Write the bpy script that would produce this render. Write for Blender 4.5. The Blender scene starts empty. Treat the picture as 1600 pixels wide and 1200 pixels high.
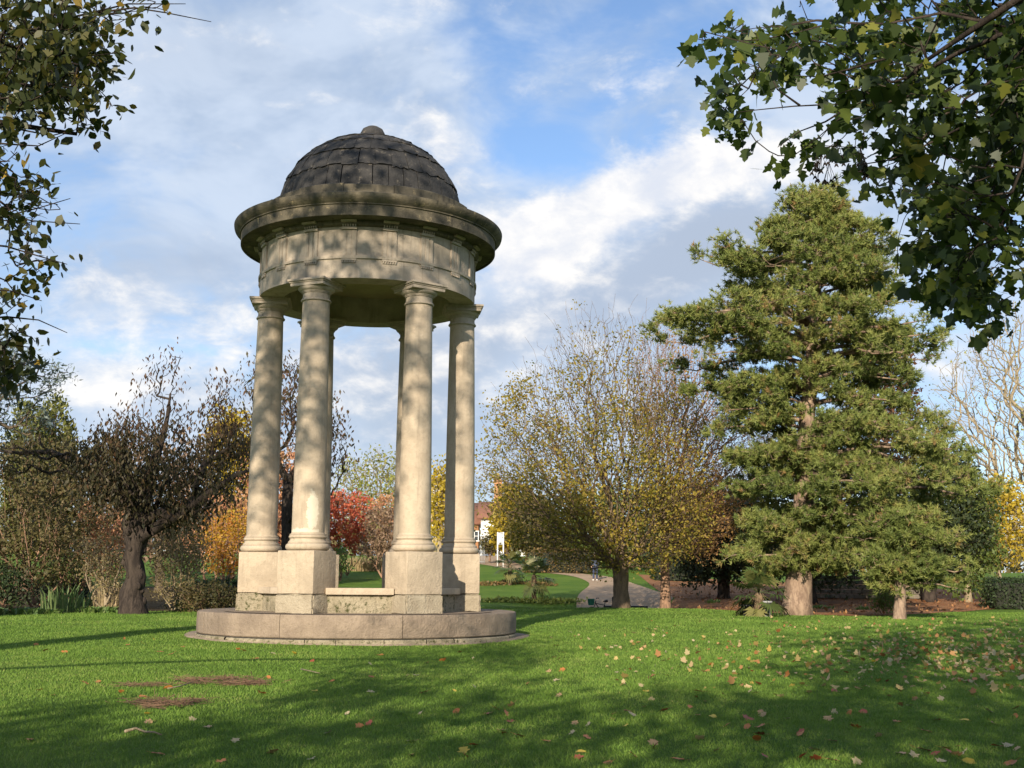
import bpy, bmesh, math, random
import numpy as np
from mathutils import Vector, Matrix
from mathutils.geometry import delaunay_2d_cdt

scene = bpy.context.scene
COL = scene.collection
rad = math.radians

# ------------------------------------------------------------------ camera
F_PX, EYE, PITCH, ROLL = 1829.0, 1.6, 0.166, 0.007
_cp, _sp, _cr, _sr = math.cos(PITCH), math.sin(PITCH), math.cos(ROLL), math.sin(ROLL)
_r0 = np.array([1.0, 0, 0]); _u0 = np.array([0, -_sp, _cp]); FW = np.array([0, _cp, _sp])
RT = _r0 * _cr + _u0 * _sr
UP = _u0 * _cr - _r0 * _sr

def ray(px, py):
    return FW + RT * ((px - 800) / F_PX) - UP * ((py - 600) / F_PX)

def at(px, py, Y):
    """world point seen at photo pixel (px,py) at distance Y north of the viewpoint"""
    d = ray(px, py)
    return np.array([0, 0, EYE]) + d * (Y / d[1])

def project(P):
    P = np.asarray(P, float) - np.array([0, 0, EYE])
    z = P @ FW
    z = np.where(z < 0.1, 0.1, z)
    return np.stack([800 + F_PX * (P @ RT) / z, 600 - F_PX * (P @ UP) / z, P @ FW], -1)

cam = bpy.data.cameras.new('camera'); cam_o = bpy.data.objects.new('camera', cam); COL.objects.link(cam_o)
cam.sensor_fit = 'HORIZONTAL'; cam.sensor_width = 36.0; cam.lens = 36.0 * F_PX / 1600.0
cam.clip_start = 0.05; cam.clip_end = 3000
m = Matrix.Identity(4)
for i in range(3):
    m[i][0] = RT[i]; m[i][1] = UP[i]; m[i][2] = -FW[i]
m[2][3] = EYE
cam_o.matrix_world = m
scene.camera = cam_o

# ------------------------------------------------------------------ terrain
_gy = np.array([-400, -60, -10, 0, 10, 23, 30, 40, 46, 49, 54, 60, 66, 75, 90, 120, 200, 400, 900.0])
_gz = np.array([0.0, 0.0, 0.0, 0.0, .13, .36, .44, .50, .51, .51, .52, .76, 1.10, 1.60, 2.5, 4.0, 5.0, 5.0, 5.0])
_yy = np.linspace(-400, 900, 13001)
_zz = np.interp(_yy, _gy, _gz)
_k = np.ones(31) / 31.0
_zz = np.convolve(np.pad(_zz, 15, mode='edge'), _k, 'valid')

def g(x, y):
    x = np.asarray(x, float); y = np.asarray(y, float)
    z = np.interp(y, _yy, _zz)
    # sunken spot where the path passes behind the brow of the lawn
    z = z - 0.50 * np.exp(-(((x - 5.2) / 4.2) ** 4)) * np.exp(-(((y - 53.0) / 3.6) ** 4))
    # right hand side: gentler rise under the pines
    s = 1 / (1 + np.exp(-(x - 13) / 2.5))
    far = np.clip((y - 62) / 60, 0, 1) * 1.6
    z = z - s * far
    z = z + 0.03 * np.sin(x * .21 + 1.0) * np.sin(y * .17) + 0.012 * np.sin(x * .9 + y * .35) * np.sin(y * .7 - x * .2)
    return z

def gf(x, y):
    return float(g(x, y))

def on(px, py):
    """first hit of the view ray with the terrain"""
    d = ray(px, py); d = d / d[1]
    t = np.linspace(6, 160, 6161)
    zz = EYE + d[2] * t
    hit = np.where(zz <= g(d[0] * t, t))[0]
    tt = t[hit[0]] if len(hit) else 160.0
    return np.array([d[0] * tt, tt, gf(d[0] * tt, tt)])

# ------------------------------------------------------------------ mesh helpers
def mk(name, V, faces, mat, parent=None, base=None, rnd=None, smooth=False, fmat=None):
    """faces: list of int arrays (M,k). one mesh object"""
    V = np.asarray(V, np.float32).reshape(-1, 3)
    if base is not None:
        V = V - np.asarray(base, np.float32)
    faces = [np.asarray(f, np.int32) for f in faces if len(f)]
    me = bpy.data.meshes.new(name)
    nl = sum(f.size for f in faces); nf = sum(len(f) for f in faces)
    me.vertices.add(len(V)); me.vertices.foreach_set('co', V.ravel())
    me.loops.add(nl); me.polygons.add(nf)
    me.loops.foreach_set('vertex_index', np.concatenate([f.ravel() for f in faces]))
    tot = np.concatenate([np.full(len(f), f.shape[1], np.int32) for f in faces])
    me.polygons.foreach_set('loop_start', np.concatenate([[0], np.cumsum(tot)[:-1]]).astype(np.int32))
    me.polygons.foreach_set('loop_total', tot)
    if smooth is True:
        me.polygons.foreach_set('use_smooth', np.ones(nf, bool))
    mats = mat if isinstance(mat, (list, tuple)) else [mat]
    for mm in mats:
        me.materials.append(mm)
    if fmat is not None:
        me.polygons.foreach_set('material_index', np.asarray(fmat, np.int32))
    if rnd is not None:
        a = me.attributes.new('rnd', 'FLOAT', 'FACE')
        a.data.foreach_set('value', np.asarray(rnd, np.float32))
    me.update(calc_edges=True)
    o = bpy.data.objects.new(name, me); COL.objects.link(o)
    if parent is not None:
        o.parent = parent
    elif base is not None:
        o.location = tuple(float(v) for v in base)
    return o

def from_bm(name, bm, mat, parent=None, smooth=False):
    me = bpy.data.meshes.new(name); bm.to_mesh(me); bm.free()
    for mm in (mat if isinstance(mat, (list, tuple)) else [mat]):
        me.materials.append(mm)
    if smooth:
        for p in me.polygons: p.use_smooth = True
    o = bpy.data.objects.new(name, me); COL.objects.link(o)
    if parent is not None: o.parent = parent
    return o

def tag(o, label=None, cat=None, group=None, kind=None):
    if label: o['label'] = label
    if cat: o['category'] = cat
    if group: o['group'] = group
    if kind: o['kind'] = kind
    return o

def empty(name, loc, rz=0.0):
    o = bpy.data.objects.new(name, None); COL.objects.link(o)
    o.empty_display_size = .2
    o.location = tuple(float(v) for v in loc); o.rotation_euler = (0, 0, rz)
    return o

def copy_tree(o, parent=None):
    c = o.copy(); COL.objects.link(c)
    if parent is not None: c.parent = parent
    for ch in [x for x in KIDS.get(o.name, [])] if False else list(o.children):
        copy_tree(ch, c)
    return c

class G:
    """collects vertices and faces"""
    def __init__(s): s.V = []; s.F = {}; s.n = 0
    def add(s, V, F):
        V = np.asarray(V, float).reshape(-1, 3)
        for f in F:
            f = np.asarray(f, int)
            if f.size: s.F.setdefault(f.shape[1], []).append(f + s.n)
        s.V.append(V); s.n += len(V)
    def faces(s): return [np.concatenate(v) for v in s.F.values()]
    def verts(s): return np.concatenate(s.V)
    def build(s, name, mat, parent=None, base=None, smooth=False, rnd=None):
        return mk(name, s.verts(), s.faces(), mat, parent, base, rnd, smooth)
    def box(s, cen, size, rz=0.0, bev=0.0):
        """box with chamfered edges"""
        bm = bmesh.new(); bmesh.ops.create_cube(bm, size=1.0)
        bmesh.ops.scale(bm, vec=size, verts=bm.verts)
        if bev: bmesh.ops.bevel(bm, geom=list(bm.edges), offset=bev, segments=2, affect='EDGES', profile=.6)
        bmesh.ops.rotate(bm, cent=(0, 0, 0), matrix=Matrix.Rotation(rz, 3, 'Z'), verts=bm.verts)
        bmesh.ops.translate(bm, vec=tuple(cen), verts=bm.verts)
        s.bm(bm)
    def bm(s, bm):
        bm.verts.ensure_lookup_table(); bm.verts.index_update()
        V = [v.co[:] for v in bm.verts]; d = {}
        for f in bm.faces: d.setdefault(len(f.verts), []).append([v.index for v in f.verts])
        s.add(V, list(d.values())); bm.free()
    def lathe(s, polys, n=96, cen=(0, 0, 0), a0=0.0, a1=2 * math.pi, caps=False):
        """polys: list of polylines [(r,z)...]; each one its own strip, so corners between them stay crisp"""
        full = abs(a1 - a0 - 2 * math.pi) < 1e-6
        ang = np.linspace(a0, a1, n + 1)
        if full: ang = ang[:-1]
        c, sn = np.cos(ang), np.sin(ang); k = len(ang)
        for pl in polys:
            V = np.concatenate([np.stack([cen[0] + r * c, cen[1] + r * sn, np.full(k, cen[2] + z)], -1) for r, z in pl])
            f = []
            for i in range(len(pl) - 1):
                j = np.arange(k if full else k - 1); j2 = (j + 1) % k
                f.append(np.stack([i * k + j, i * k + j2, (i + 1) * k + j2, (i + 1) * k + j], -1))
            s.add(V, [np.concatenate(f)])
    def tubes(s, P0, P1, r0, r1, k=6):
        P0 = np.asarray(P0, float).reshape(-1, 3); P1 = np.asarray(P1, float).reshape(-1, 3)
        if not len(P0): return
        r0 = np.broadcast_to(np.asarray(r0, float), len(P0)); r1 = np.broadcast_to(np.asarray(r1, float), len(P0))
        d = P1 - P0; L = np.linalg.norm(d, axis=1, keepdims=True); d = d / np.maximum(L, 1e-9)
        ref = np.where(np.abs(d[:, 2:3]) > .9, np.array([[1.0, 0, 0]]), np.array([[0, 0, 1.0]]))
        a = np.cross(d, ref); a /= np.linalg.norm(a, axis=1, keepdims=True); b = np.cross(d, a)
        th = np.arange(k) * 2 * math.pi / k
        ring = np.cos(th)[None, :, None] * a[:, None] + np.sin(th)[None, :, None] * b[:, None]
        V = np.concatenate([P0[:, None] + ring * r0[:, None, None], P1[:, None] + ring * r1[:, None, None]], 1)
        base = (np.arange(len(P0)) * 2 * k)[:, None]
        j = np.arange(k)[None]; j2 = (np.arange(k)[None] + 1) % k
        f = np.stack([base + j, base + j2, base + k + j2, base + k + j], -1).reshape(-1, 4)
        s.add(V.reshape(-1, 3), [f])
    def path(s, pts, rads, k=10, wob=0.0, rng=None, cap=True):
        """one swept skin along a polyline"""
        pts = np.asarray(pts, float); n = len(pts)
        rads = np.broadcast_to(np.asarray(rads, float), n)
        t = np.gradient(pts, axis=0); t /= np.maximum(np.linalg.norm(t, axis=1, keepdims=True), 1e-9)
        up = np.array([0.0, 1.0, 0.0]) if abs(t[0][1]) < .9 else np.array([1.0, 0, 0])
        V = []
        a = np.cross(t[0], up); a /= np.linalg.norm(a)
        for i in range(n):
            a = a - t[i] * (a @ t[i]); a /= np.linalg.norm(a); b = np.cross(t[i], a)
            th = np.arange(k) * 2 * math.pi / k
            rr = rads[i] * (1 + (wob * rng.standard_normal(k) if wob else 0))
            V.append(pts[i] + (np.cos(th) * rr)[:, None] * a + (np.sin(th) * rr)[:, None] * b)
        V = np.concatenate(V); j = np.arange(k); j2 = (j + 1) % k
        f = np.concatenate([np.stack([i * k + j, i * k + j2, (i + 1) * k + j2, (i + 1) * k + j], -1) for i in range(n - 1)])
        F = [f]
        if cap: F += [np.array([list(range(k))[::-1]]), np.array([[(n - 1) * k + q for q in range(k)]])]
        s.add(V, F)

# ------------------------------------------------------------------ node helpers
class NT:
    def __init__(s, nt): s.nt = nt; s.n = nt.nodes; s.l = nt.links
    def new(s, t, **kw):
        nd = s.n.new(t)
        for k, v in kw.items(): setattr(nd, k, v)
        return nd
    def link(s, a, b): s.l.new(a, b)
    def put(s, sock, v):
        if isinstance(v, bpy.types.NodeSocket): s.l.new(v, sock)
        elif v is not None: sock.default_value = v
    def m(s, op, a, b=None, c=None, clamp=False):
        nd = s.new('ShaderNodeMath', operation=op, use_clamp=clamp)
        s.put(nd.inputs[0], a); s.put(nd.inputs[1], b)
        if c is not None: s.put(nd.inputs[2], c)
        return nd.outputs[0]
    def noise(s, vec, scale, detail=4, rough=.55, dist=0.0, col=False):
        nd = s.new('ShaderNodeTexNoise'); s.put(nd.inputs['Vector'], vec)
        nd.inputs['Scale'].default_value = scale; nd.inputs['Detail'].default_value = detail
        nd.inputs['Roughness'].default_value = rough; nd.inputs['Distortion'].default_value = dist
        return nd.outputs['Color' if col else 'Fac']
    def voro(s, vec, scale, feature='F1', out='Distance'):
        nd = s.new('ShaderNodeTexVoronoi', feature=feature); s.put(nd.inputs['Vector'], vec)
        nd.inputs['Scale'].default_value = scale
        return nd.outputs[out]
    def ramp(s, fac, stops, interp='LINEAR'):
        nd = s.new('ShaderNodeValToRGB'); nd.color_ramp.interpolation = interp
        s.put(nd.inputs[0], fac); cr = nd.color_ramp
        while len(cr.elements) < len(stops): cr.elements.new(.5)
        for e, (p, c) in zip(cr.elements, stops):
            e.position = p
            e.color = (c, c, c, 1) if isinstance(c, (int, float)) else (*c, 1)
        return nd.outputs[0]
    def mix(s, fac, a, b, mode='MIX'):
        nd = s.new('ShaderNodeMix', data_type='RGBA', blend_type=mode)
        s.put(nd.inputs[0], fac)
        for sk, v in ((nd.inputs[6], a), (nd.inputs[7], b)):
            if isinstance(v, tuple) and len(v) == 3: v = (*v, 1)
            s.put(sk, v)
        return nd.outputs[2]
    def sstep(s, v, lo, hi):
        nd = s.new('ShaderNodeMapRange', interpolation_type='SMOOTHSTEP')
        s.put(nd.inputs[0], v); nd.inputs[1].default_value = lo; nd.inputs[2].default_value = hi
        return nd.outputs[0]
    def scale(s, vec, v):
        nd = s.new('ShaderNodeVectorMath', operation='MULTIPLY'); s.put(nd.inputs[0], vec); nd.inputs[1].default_value = v
        return nd.outputs[0]

def mat_new(name):
    mt = bpy.data.materials.new(name); mt.use_nodes = True
    t = NT(mt.node_tree); b = t.n['Principled BSDF']
    return mt, t, b

def bump(t, b, h, strength=.5, dist=.02):
    bp = t.new('ShaderNodeBump'); bp.inputs['Strength'].default_value = strength; bp.inputs['Distance'].default_value = dist
    t.put(bp.inputs['Height'], h); t.link(bp.outputs[0], b.inputs['Normal'])

def m_plain(name, col, rough=.6, metal=0.0, var=.15, sc=8.0):
    mt, t, b = mat_new(name)
    co = t.new('ShaderNodeTexCoord').outputs['Object']
    n = t.noise(co, sc, 5)
    t.put(b.inputs['Base Color'], t.mix(n, tuple(c * (1 - var) for c in col), tuple(min(1, c * (1 + var)) for c in col)))
    b.inputs['Roughness'].default_value = rough; b.inputs['Metallic'].default_value = metal
    return mt

def m_stone(name, light, mid, dark, dark_amt=.35, bsc=60.0, bst=.35, moss=0.0, streak=True, lich=None):
    mt, t, b = mat_new(name)
    tc = t.new('ShaderNodeTexCoord'); co = tc.outputs['Object']
    geo = t.new('ShaderNodeNewGeometry').outputs['Position']
    n1 = t.noise(geo, 2.3, 6, .6); n2 = t.noise(geo, 14, 6, .65); n3 = t.noise(geo, bsc, 4, .6)
    c = t.mix(t.sstep(n1, .35, .65), light, mid)
    c = t.mix(t.m('MULTIPLY', t.sstep(n2, .5, .78), .55), c, tuple(v * .72 for v in mid))
    if streak:
        sv = t.noise(t.scale(geo, (7, 7, .55)), 1.0, 5, .6)
        c = t.mix(t.m('MULTIPLY', t.sstep(sv, .52, .78), dark_amt), c, dark)
    spots = t.sstep(t.noise(geo, 34, 3, .7), .66, .74)
    c = t.mix(t.m('MULTIPLY', spots, .6), c, dark)
    if lich:
        lv = t.sstep(t.noise(geo, 5.5, 7, .7), lich[0], lich[0] + .12)
        c = t.mix(lv, c, lich[1])
    if moss:
        mv = t.sstep(t.noise(geo, 9, 6, .7), .62 - moss * .3, .78 - moss * .3)
        c = t.mix(mv, c, (.055, .06, .018))
    t.put(b.inputs['Base Color'], c)
    b.inputs['Roughness'].default_value = .88
    b.inputs['Specular IOR Level'].default_value = .25
    h = t.m('ADD', t.m('MULTIPLY', n3, .6), t.m('MULTIPLY', n2, 1.0))
    bump(t, b, h, bst, .03)
    return mt

def m_leaf(name, cols, trans=.35, rough=.55, spec=.3):
    """cols: list of (pos, rgb) picked by a per-leaf random number"""
    mt, t, b = mat_new(name)
    at_ = t.new('ShaderNodeAttribute', attribute_name='rnd')
    c = t.ramp(at_.outputs['Fac'], cols)
    t.put(b.inputs['Base Color'], c); b.inputs['Roughness'].default_value = rough
    b.inputs['Specular IOR Level'].default_value = spec
    tr = t.new('ShaderNodeBsdfTranslucent')
    t.put(tr.inputs[0], t.mix(1.0, c, (1.0, 1.0, .7), 'MULTIPLY'))
    ms = t.new('ShaderNodeMixShader'); ms.inputs[0].default_value = trans
    t.link(b.outputs[0], ms.inputs[1]); t.link(tr.outputs[0], ms.inputs[2])
    t.link(ms.outputs[0], t.n['Material Output'].inputs['Surface'])
    return mt

def m_bark(name, a, bcol, sc=9.0, st=.8):
    mt, t, b = mat_new(name)
    geo = t.new('ShaderNodeNewGeometry').outputs['Position']
    v = t.noise(t.scale(geo, (1, 1, .28)), sc, 7, .7, .6)
    t.put(b.inputs['Base Color'], t.mix(t.sstep(v, .38, .62), a, bcol))
    b.inputs['Roughness'].default_value = .95; b.inputs['Specular IOR Level'].default_value = .15
    bump(t, b, v, st, .06)
    return mt

# ------------------------------------------------------------------ daylight
SUN_AZ, SUN_EL = 14.0, 20.0      # light travels towards this bearing (deg right of north), sun elevation
sun = bpy.data.lights.new('sun', 'SUN'); sun_o = bpy.data.objects.new('sun', sun); COL.objects.link(sun_o)
sun.energy = 5.0; sun.angle = rad(.53); sun.color = (1.0, .88, .70)
_t = Vector((math.sin(rad(SUN_AZ)) * math.cos(rad(SUN_EL)), math.cos(rad(SUN_AZ)) * math.cos(rad(SUN_EL)), -math.sin(rad(SUN_EL))))
sun_o.rotation_euler = _t.to_track_quat('-Z', 'Y').to_euler(); sun_o.location = (-20, -60, 40)

def build_world():
    w = bpy.data.worlds.new('World'); scene.world = w; w.use_nodes = True
    t = NT(w.node_tree); bg = t.n['Background']
    sky = t.new('ShaderNodeTexSky', sky_type='NISHITA', sun_disc=False)
    sky.sun_elevation = rad(SUN_EL); sky.sun_rotation = rad(180 + SUN_AZ)
    sky.air_density = 1.0; sky.dust_density = .6; sky.ozone_density = 1.6; sky.altitude = 60
    d = t.new('ShaderNodeTexCoord').outputs['Generated']
    sp = t.new('ShaderNodeSeparateXYZ'); t.link(d, sp.inputs[0])
    az = t.m('ARCTAN2', sp.outputs[0], sp.outputs[1]); el = t.m('ARCSINE', sp.outputs[2])
    ae = t.new('ShaderNodeCombineXYZ'); t.link(az, ae.inputs[0]); t.link(el, ae.inputs[1]); AE = ae.outputs[0]
    def blob(px, py, rx, ry, rot=0.0):
        r = ray(px, py); a0 = math.atan2(r[0], r[1]); e0 = math.asin(r[2] / np.linalg.norm(r))
        mp = t.new('ShaderNodeMapping', vector_type='TEXTURE'); t.link(AE, mp.inputs[0])
        mp.inputs['Location'].default_value = (a0, e0, 0); mp.inputs['Rotation'].default_value = (0, 0, rad(rot))
        mp.inputs['Scale'].default_value = (rx / F_PX, ry / F_PX, 1)
        dp = t.new('ShaderNodeVectorMath', operation='DOT_PRODUCT'); t.link(mp.outputs[0], dp.inputs[0]); t.link(mp.outputs[0], dp.inputs[1])
        return t.m('POWER', .36788, dp.outputs['Value'])
    def total(items, start):
        s_ = start
        for wgt, *a in items: s_ = t.m('MULTIPLY_ADD', blob(*a), wgt, s_)
        return s_
    cb = t.new('ShaderNodeCombineXYZ'); t.link(az, cb.inputs[0]); t.put(cb.inputs[1], t.m('MULTIPLY', el, 1.7)); 
    P = cb.outputs[0]
    nA = t.noise(P, 5.0, 5, .62, .35)          # broad veil
    nB = t.noise(P, 13.0, 6, .62, .5)          # wisps
    nC = t.noise(P, 26.0, 5, .6, .2)           # billows
    veil = t.m('ADD', t.m('MULTIPLY', nA, .85), t.m('MULTIPLY', nB, .55))
    veil = total([(-.30, 800, 205, 60, 85, 0), (-.40, 870, 240, 75, 45, 0), (-.16, 1000, 120, 230, 28, 30), (-.20, 960, 25, 230, 32, 20),
                  (-.12, 150, 330, 150, 60, 0), (-.14, 190, 545, 120, 32, 0), (-.22, 1400, 40, 400, 60, 20), (-.2, 760, 60, 90, 60, 0),
                  (.30, 430, 150, 420, 150, -10), (.24, 330, 400, 300, 80, 8), (.20, 1200, 160, 120, 100, 0),
                  (.34, 1050, 420, 420, 130, 15), (.3, 620, 660, 600, 110, 0)], veil)
    vm = t.sstep(veil, .42, .90)
    cum = t.m('ADD', t.m('MULTIPLY', nC, .42), t.m('MULTIPLY', nB, .40))
    cum = total([(.42, 905, 345, 140, 62, 22), (.34, 1080, 270, 120, 55, 15), (.30, 800, 395, 80, 60, 0), (.22, 1230, 250, 160, 45, 0), (.26, 700, 230, 90, 45, -35), (-.22, 850, 240, 70, 42, 20),
                 (.14, 150, 615, 140, 30, 0), (.10, 300, 60, 200, 40, 10), (.10, 480, 200, 120, 40, 10), (.12, 640, 20, 120, 30, 5), (.1, 120, 430, 120, 30, 0), (.12, 1010, 130, 120, 30, 15), (.13, 620, 580, 520, 120, 0), (.12, 250, 520, 260, 90, 0), (.10, 900, 480, 200, 60, 10), (.14, 560, 735, 150, 40, 0), (.12, 1470, 560, 120, 60, 0), (.10, 900, 120, 150, 25, 12)], cum)
    cm = t.sstep(cum, .47, .74)
    # cloud brightness: sunlit tops white, bases greyer
    shade = t.m('ADD', t.m('MULTIPLY', nB, .5), t.m('MULTIPLY', nC, .5))
    veilcol = t.mix(t.sstep(nA, .38, .62), (3.5, 4.35, 5.7), (5.0, 5.75, 6.9))
    grey = total([(.8, 980, 455, 300, 70, 18), (.7, 640, 600, 140, 150, 0), (.5, 280, 420, 190, 55, 10), (.5, 1150, 360, 150, 60, 0), (.35, 300, 90, 240, 70, 0)], t.m('MULTIPLY', nB, .3))
    veilcol = t.mix(t.sstep(grey, .2, 1.0), veilcol, (3.6, 4.15, 5.1))
    cumcol = t.mix(t.sstep(shade, .32, .66), (5.9, 6.2, 6.9), (8.5, 8.2, 7.8))
    blue = t.mix(1.0, sky.outputs[0], (1.25, 1.34, 1.5), 'MULTIPLY')
    c = t.mix(t.m('MULTIPLY', vm, .93), blue, veilcol)
    c = t.mix(t.m('MULTIPLY', cm, .92), c, cumcol)
    t.put(bg.inputs['Color'], c); bg.inputs['Strength'].default_value = .088
    w.cycles.sampling_method = 'MANUAL'; w.cycles.sample_map_resolution = 256
build_world()
vs = scene.view_settings
vs.view_transform = 'Standard'; vs.look = 'None'; vs.exposure = .6; vs.gamma = 1
scene.cycles.max_bounces = 6; scene.cycles.diffuse_bounces = 3; scene.cycles.transparent_max_bounces = 8
# ------------------------------------------------------------------ setting: ground
m_lawn, t, b = mat_new('lawn_turf')
geo = t.new('ShaderNodeNewGeometry').outputs['Position']
n1 = t.noise(geo, .35, 5, .6); n2 = t.noise(geo, 3.0, 5, .65); n3 = t.noise(geo, 30, 4, .7)
c = t.mix(t.sstep(n1, .35, .65), (.085, .165, .022), (.135, .215, .032))
c = t.mix(t.m('MULTIPLY', t.sstep(n2, .5, .75), .6), c, (.065, .125, .02))
c = t.mix(t.m('MULTIPLY', t.sstep(n3, .45, .7), .5), c, (.17, .22, .05))
t.put(b.inputs['Base Color'], c); b.inputs['Roughness'].default_value = .9; b.inputs['Specular IOR Level'].default_value = .1
bump(t, b, t.m('ADD', n3, t.noise(geo, 90, 3, .7)), .9, .05)

def soil(name, a, b_, c_, sc=2.0):
    mt, t, b = mat_new(name)
    geo = t.new('ShaderNodeNewGeometry').outputs['Position']
    n1 = t.noise(geo, sc, 6, .65); n2 = t.noise(geo, 22, 5, .7)
    c = t.mix(t.sstep(n1, .35, .65), a, b_); c = t.mix(t.sstep(n2, .5, .72), c, c_)
    t.put(b.inputs['Base Color'], c); b.inputs['Roughness'].default_value = .95; b.inputs['Specular IOR Level'].default_value = .1
    bump(t, b, n2, .8, .06)
    return mt
m_path = soil('gravel_path', (.36, .255, .165), (.43, .315, .215), (.28, .195, .125))
m_mulch = soil('needle_mulch', (.27, .125, .06), (.34, .18, .09), (.15, .08, .04))
m_bed = soil('bed_soil', (.055, .038, .024), (.08, .06, .03), (.05, .06, .02))

def axis(lo, hi, step, far_lo, far_hi):
    a = list(np.arange(lo, hi + 1e-6, step)); s = step
    while a[-1] < far_hi: s *= 1.25; a.append(a[-1] + s)
    s = step
    while a[0] > far_lo: s *= 1.25; a.insert(0, a[0] - s)
    return np.array(a)
gx = axis(-26, 26, .5, -420, 420); gyv = axis(2, 112, .5, -300, 800)
X, Y = np.meshgrid(gx, gyv); nx, ny = len(gx), len(gyv)
V = np.stack([X, Y, g(X, Y)], -1).reshape(-1, 3)
i = (np.arange(ny - 1)[:, None] * nx + np.arange(nx - 1)[None]).ravel()
o = mk('lawn', V, [np.stack([i, i + 1, i + 1 + nx, i + nx], -1)], m_lawn, smooth=True)
tag(o, 'mown green lawn sloping up to the stone rotunda and beyond', 'lawn', kind='structure')

def sheet(name, poly, mat, lift, step, label, cat):
    poly = np.asarray(poly, float); B = []
    for k in range(len(poly)):
        p, q = poly[k], poly[(k + 1) % len(poly)]
        n = max(1, int(np.linalg.norm(q - p) / step))
        for s in range(n): B.append(p + (q - p) * s / n)
    B = np.array(B); nb = len(B)
    xs = np.arange(B[:, 0].min(), B[:, 0].max(), step); ys = np.arange(B[:, 1].min(), B[:, 1].max(), step)
    I = np.array([(x, y) for x in xs for y in ys])
    vv = [Vector(p) for p in B] + [Vector(p) for p in I]
    out = delaunay_2d_cdt(vv, [(k, (k + 1) % nb) for k in range(nb)], [list(range(nb))], 1, 1e-4)
    P = np.array([v[:] for v in out[0]]); tri = np.array([f for f in out[2] if len(f) == 3])
    a, b_, c_ = P[tri[:, 0]], P[tri[:, 1]], P[tri[:, 2]]
    cr = (b_[:, 0] - a[:, 0]) * (c_[:, 1] - a[:, 1]) - (b_[:, 1] - a[:, 1]) * (c_[:, 0] - a[:, 0])
    tri[cr < 0] = tri[cr < 0][:, ::-1]
    V = np.column_stack([P, g(P[:, 0], P[:, 1]) + lift])
    return tag(mk(name, V, [tri], mat, smooth=True), label, cat, kind='structure')

def smooth_poly(pts, n=6):
    """Catmull-Rom through the listed points"""
    p = np.asarray(pts, float); N = len(p); out = []
    for k in range(N):
        a, b_, c_, d = p[k - 1], p[k], p[(k + 1) % N], p[(k + 2) % N]
        for s in range(n):
            u = s / n
            out.append(.5 * ((2 * b_) + (-a + c_) * u + (2 * a - 5 * b_ + 4 * c_ - d) * u * u + (-a + 3 * b_ - 3 * c_ + d) * u ** 3))
    return np.array(out)

PA = [on(*p)[:2] for p in [(700, 853), (752, 863), (778, 866), (800, 876), (830, 885), (868, 891), (904, 896), (960, 903)]]
PB = [on(*p)[:2] for p in [(904, 930), (921, 912), (896, 901), (850, 895), (794, 889), (752, 882), (700, 876)]]
path_poly = smooth_poly(PA + [np.array([8.0, 66.0]), np.array([8.2, 60.0]), np.array([6.6, 54.0]), np.array([5.4, 50.6]), np.array([3.8, 50.3]), np.array([3.0, 52.5])] + PB, 5)
sheet('path', path_poly, m_path, .02, .5, 'pale brown gravel path curving up the slope past the bedding lawn', 'path')
edge = [on(px, py)[:2] for px, py in [(1062, 949), (1100, 952), (1180, 957), (1250, 960), (1330, 963), (1400, 962), (1480, 957), (1540, 953), (1600, 948), (1660, 944)]]
mulch_poly = edge + [np.array([27, 84.0]), np.array([9.0, 84.0]), np.array([8.2, 66.0]), np.array([8.3, 60.0]), np.array([7.2, 54.5]), np.array([6.2, 50.6])]
sheet('mulch_bed', mulch_poly, m_mulch, .016, .5, 'rust brown bed of pine needles under the big pine', 'mulch bed')
edge = [on(px, py)[:2] for px, py in [(-120, 966), (0, 962), (60, 960), (130, 957), (190, 957), (250, 955), (320, 955), (375, 953)]]
bed_poly = edge + [np.array([-10.6, 52.0]), np.array([-9.0, 66.0]), np.array([-40, 66.0]), np.array([-26, 40.0])]
sheet('flower_bed', bed_poly, m_bed, .012, .5, 'dark soil border along the lawn at the left', 'flower bed')

# ------------------------------------------------------------------ the rotunda
D0 = 26.4
CX, CY = D0 * math.sin(-.126), D0 * math.cos(-.126)
ZT, ZJ, ZP, ZA, ZD, ZL = .922, .471, 2.163, 7.396, 7.806, 8.25
RP, RD, RC = 3.45, 2.444, 2.175
AX = math.atan2(-CY, -CX)            # bearing from the rotunda's axis to the viewpoint

m_stone_col = m_stone('weathered_limestone', (.475, .39, .29), (.385, .312, .23), (.20, .16, .118), .5, 60, .5)
m_stone_ped = m_stone('pedestal_stone', (.465, .38, .28), (.365, .297, .218), (.18, .142, .105), .45, 40, .7)
m_stone_rough = m_stone('rough_stone', (.39, .335, .245), (.30, .25, .18), (.14, .12, .08), .35, 28, 1.0)
m_stone_moss = m_stone('mossy_stone', (.36, .31, .22), (.26, .22, .15), (.11, .095, .06), .4, 28, 1.0, moss=.42)
m_stone_plat = m_stone('tooled_stone', (.285, .222, .165), (.215, .166, .124), (.105, .082, .062), .5, 20, 1.0)
m_stone_ent = m_stone('entablature_stone', (.43, .362, .285), (.335, .282, .22), (.155, .13, .105), .65, 60, .45)
m_stone_cor = m_stone('blackened_cornice_stone', (.15, .127, .088), (.075, .066, .05), (.025, .024, .022), .85, 50, .6, lich=(.58, (.30, .24, .14)))
m_stone_dome = m_stone('blackened_dome_slab', (.055, .052, .050), (.034, .033, .033), (.014, .014, .016), .6, 40, 1.0, lich=(.56, (.15, .13, .105)))
m_gap = m_plain('dark_joint', (.03, .027, .022), .95)
m_ceil = m_stone('ochre_plaster', (.42, .34, .19), (.36, .29, .165), (.2, .16, .09), .2, 60, .2)
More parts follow.
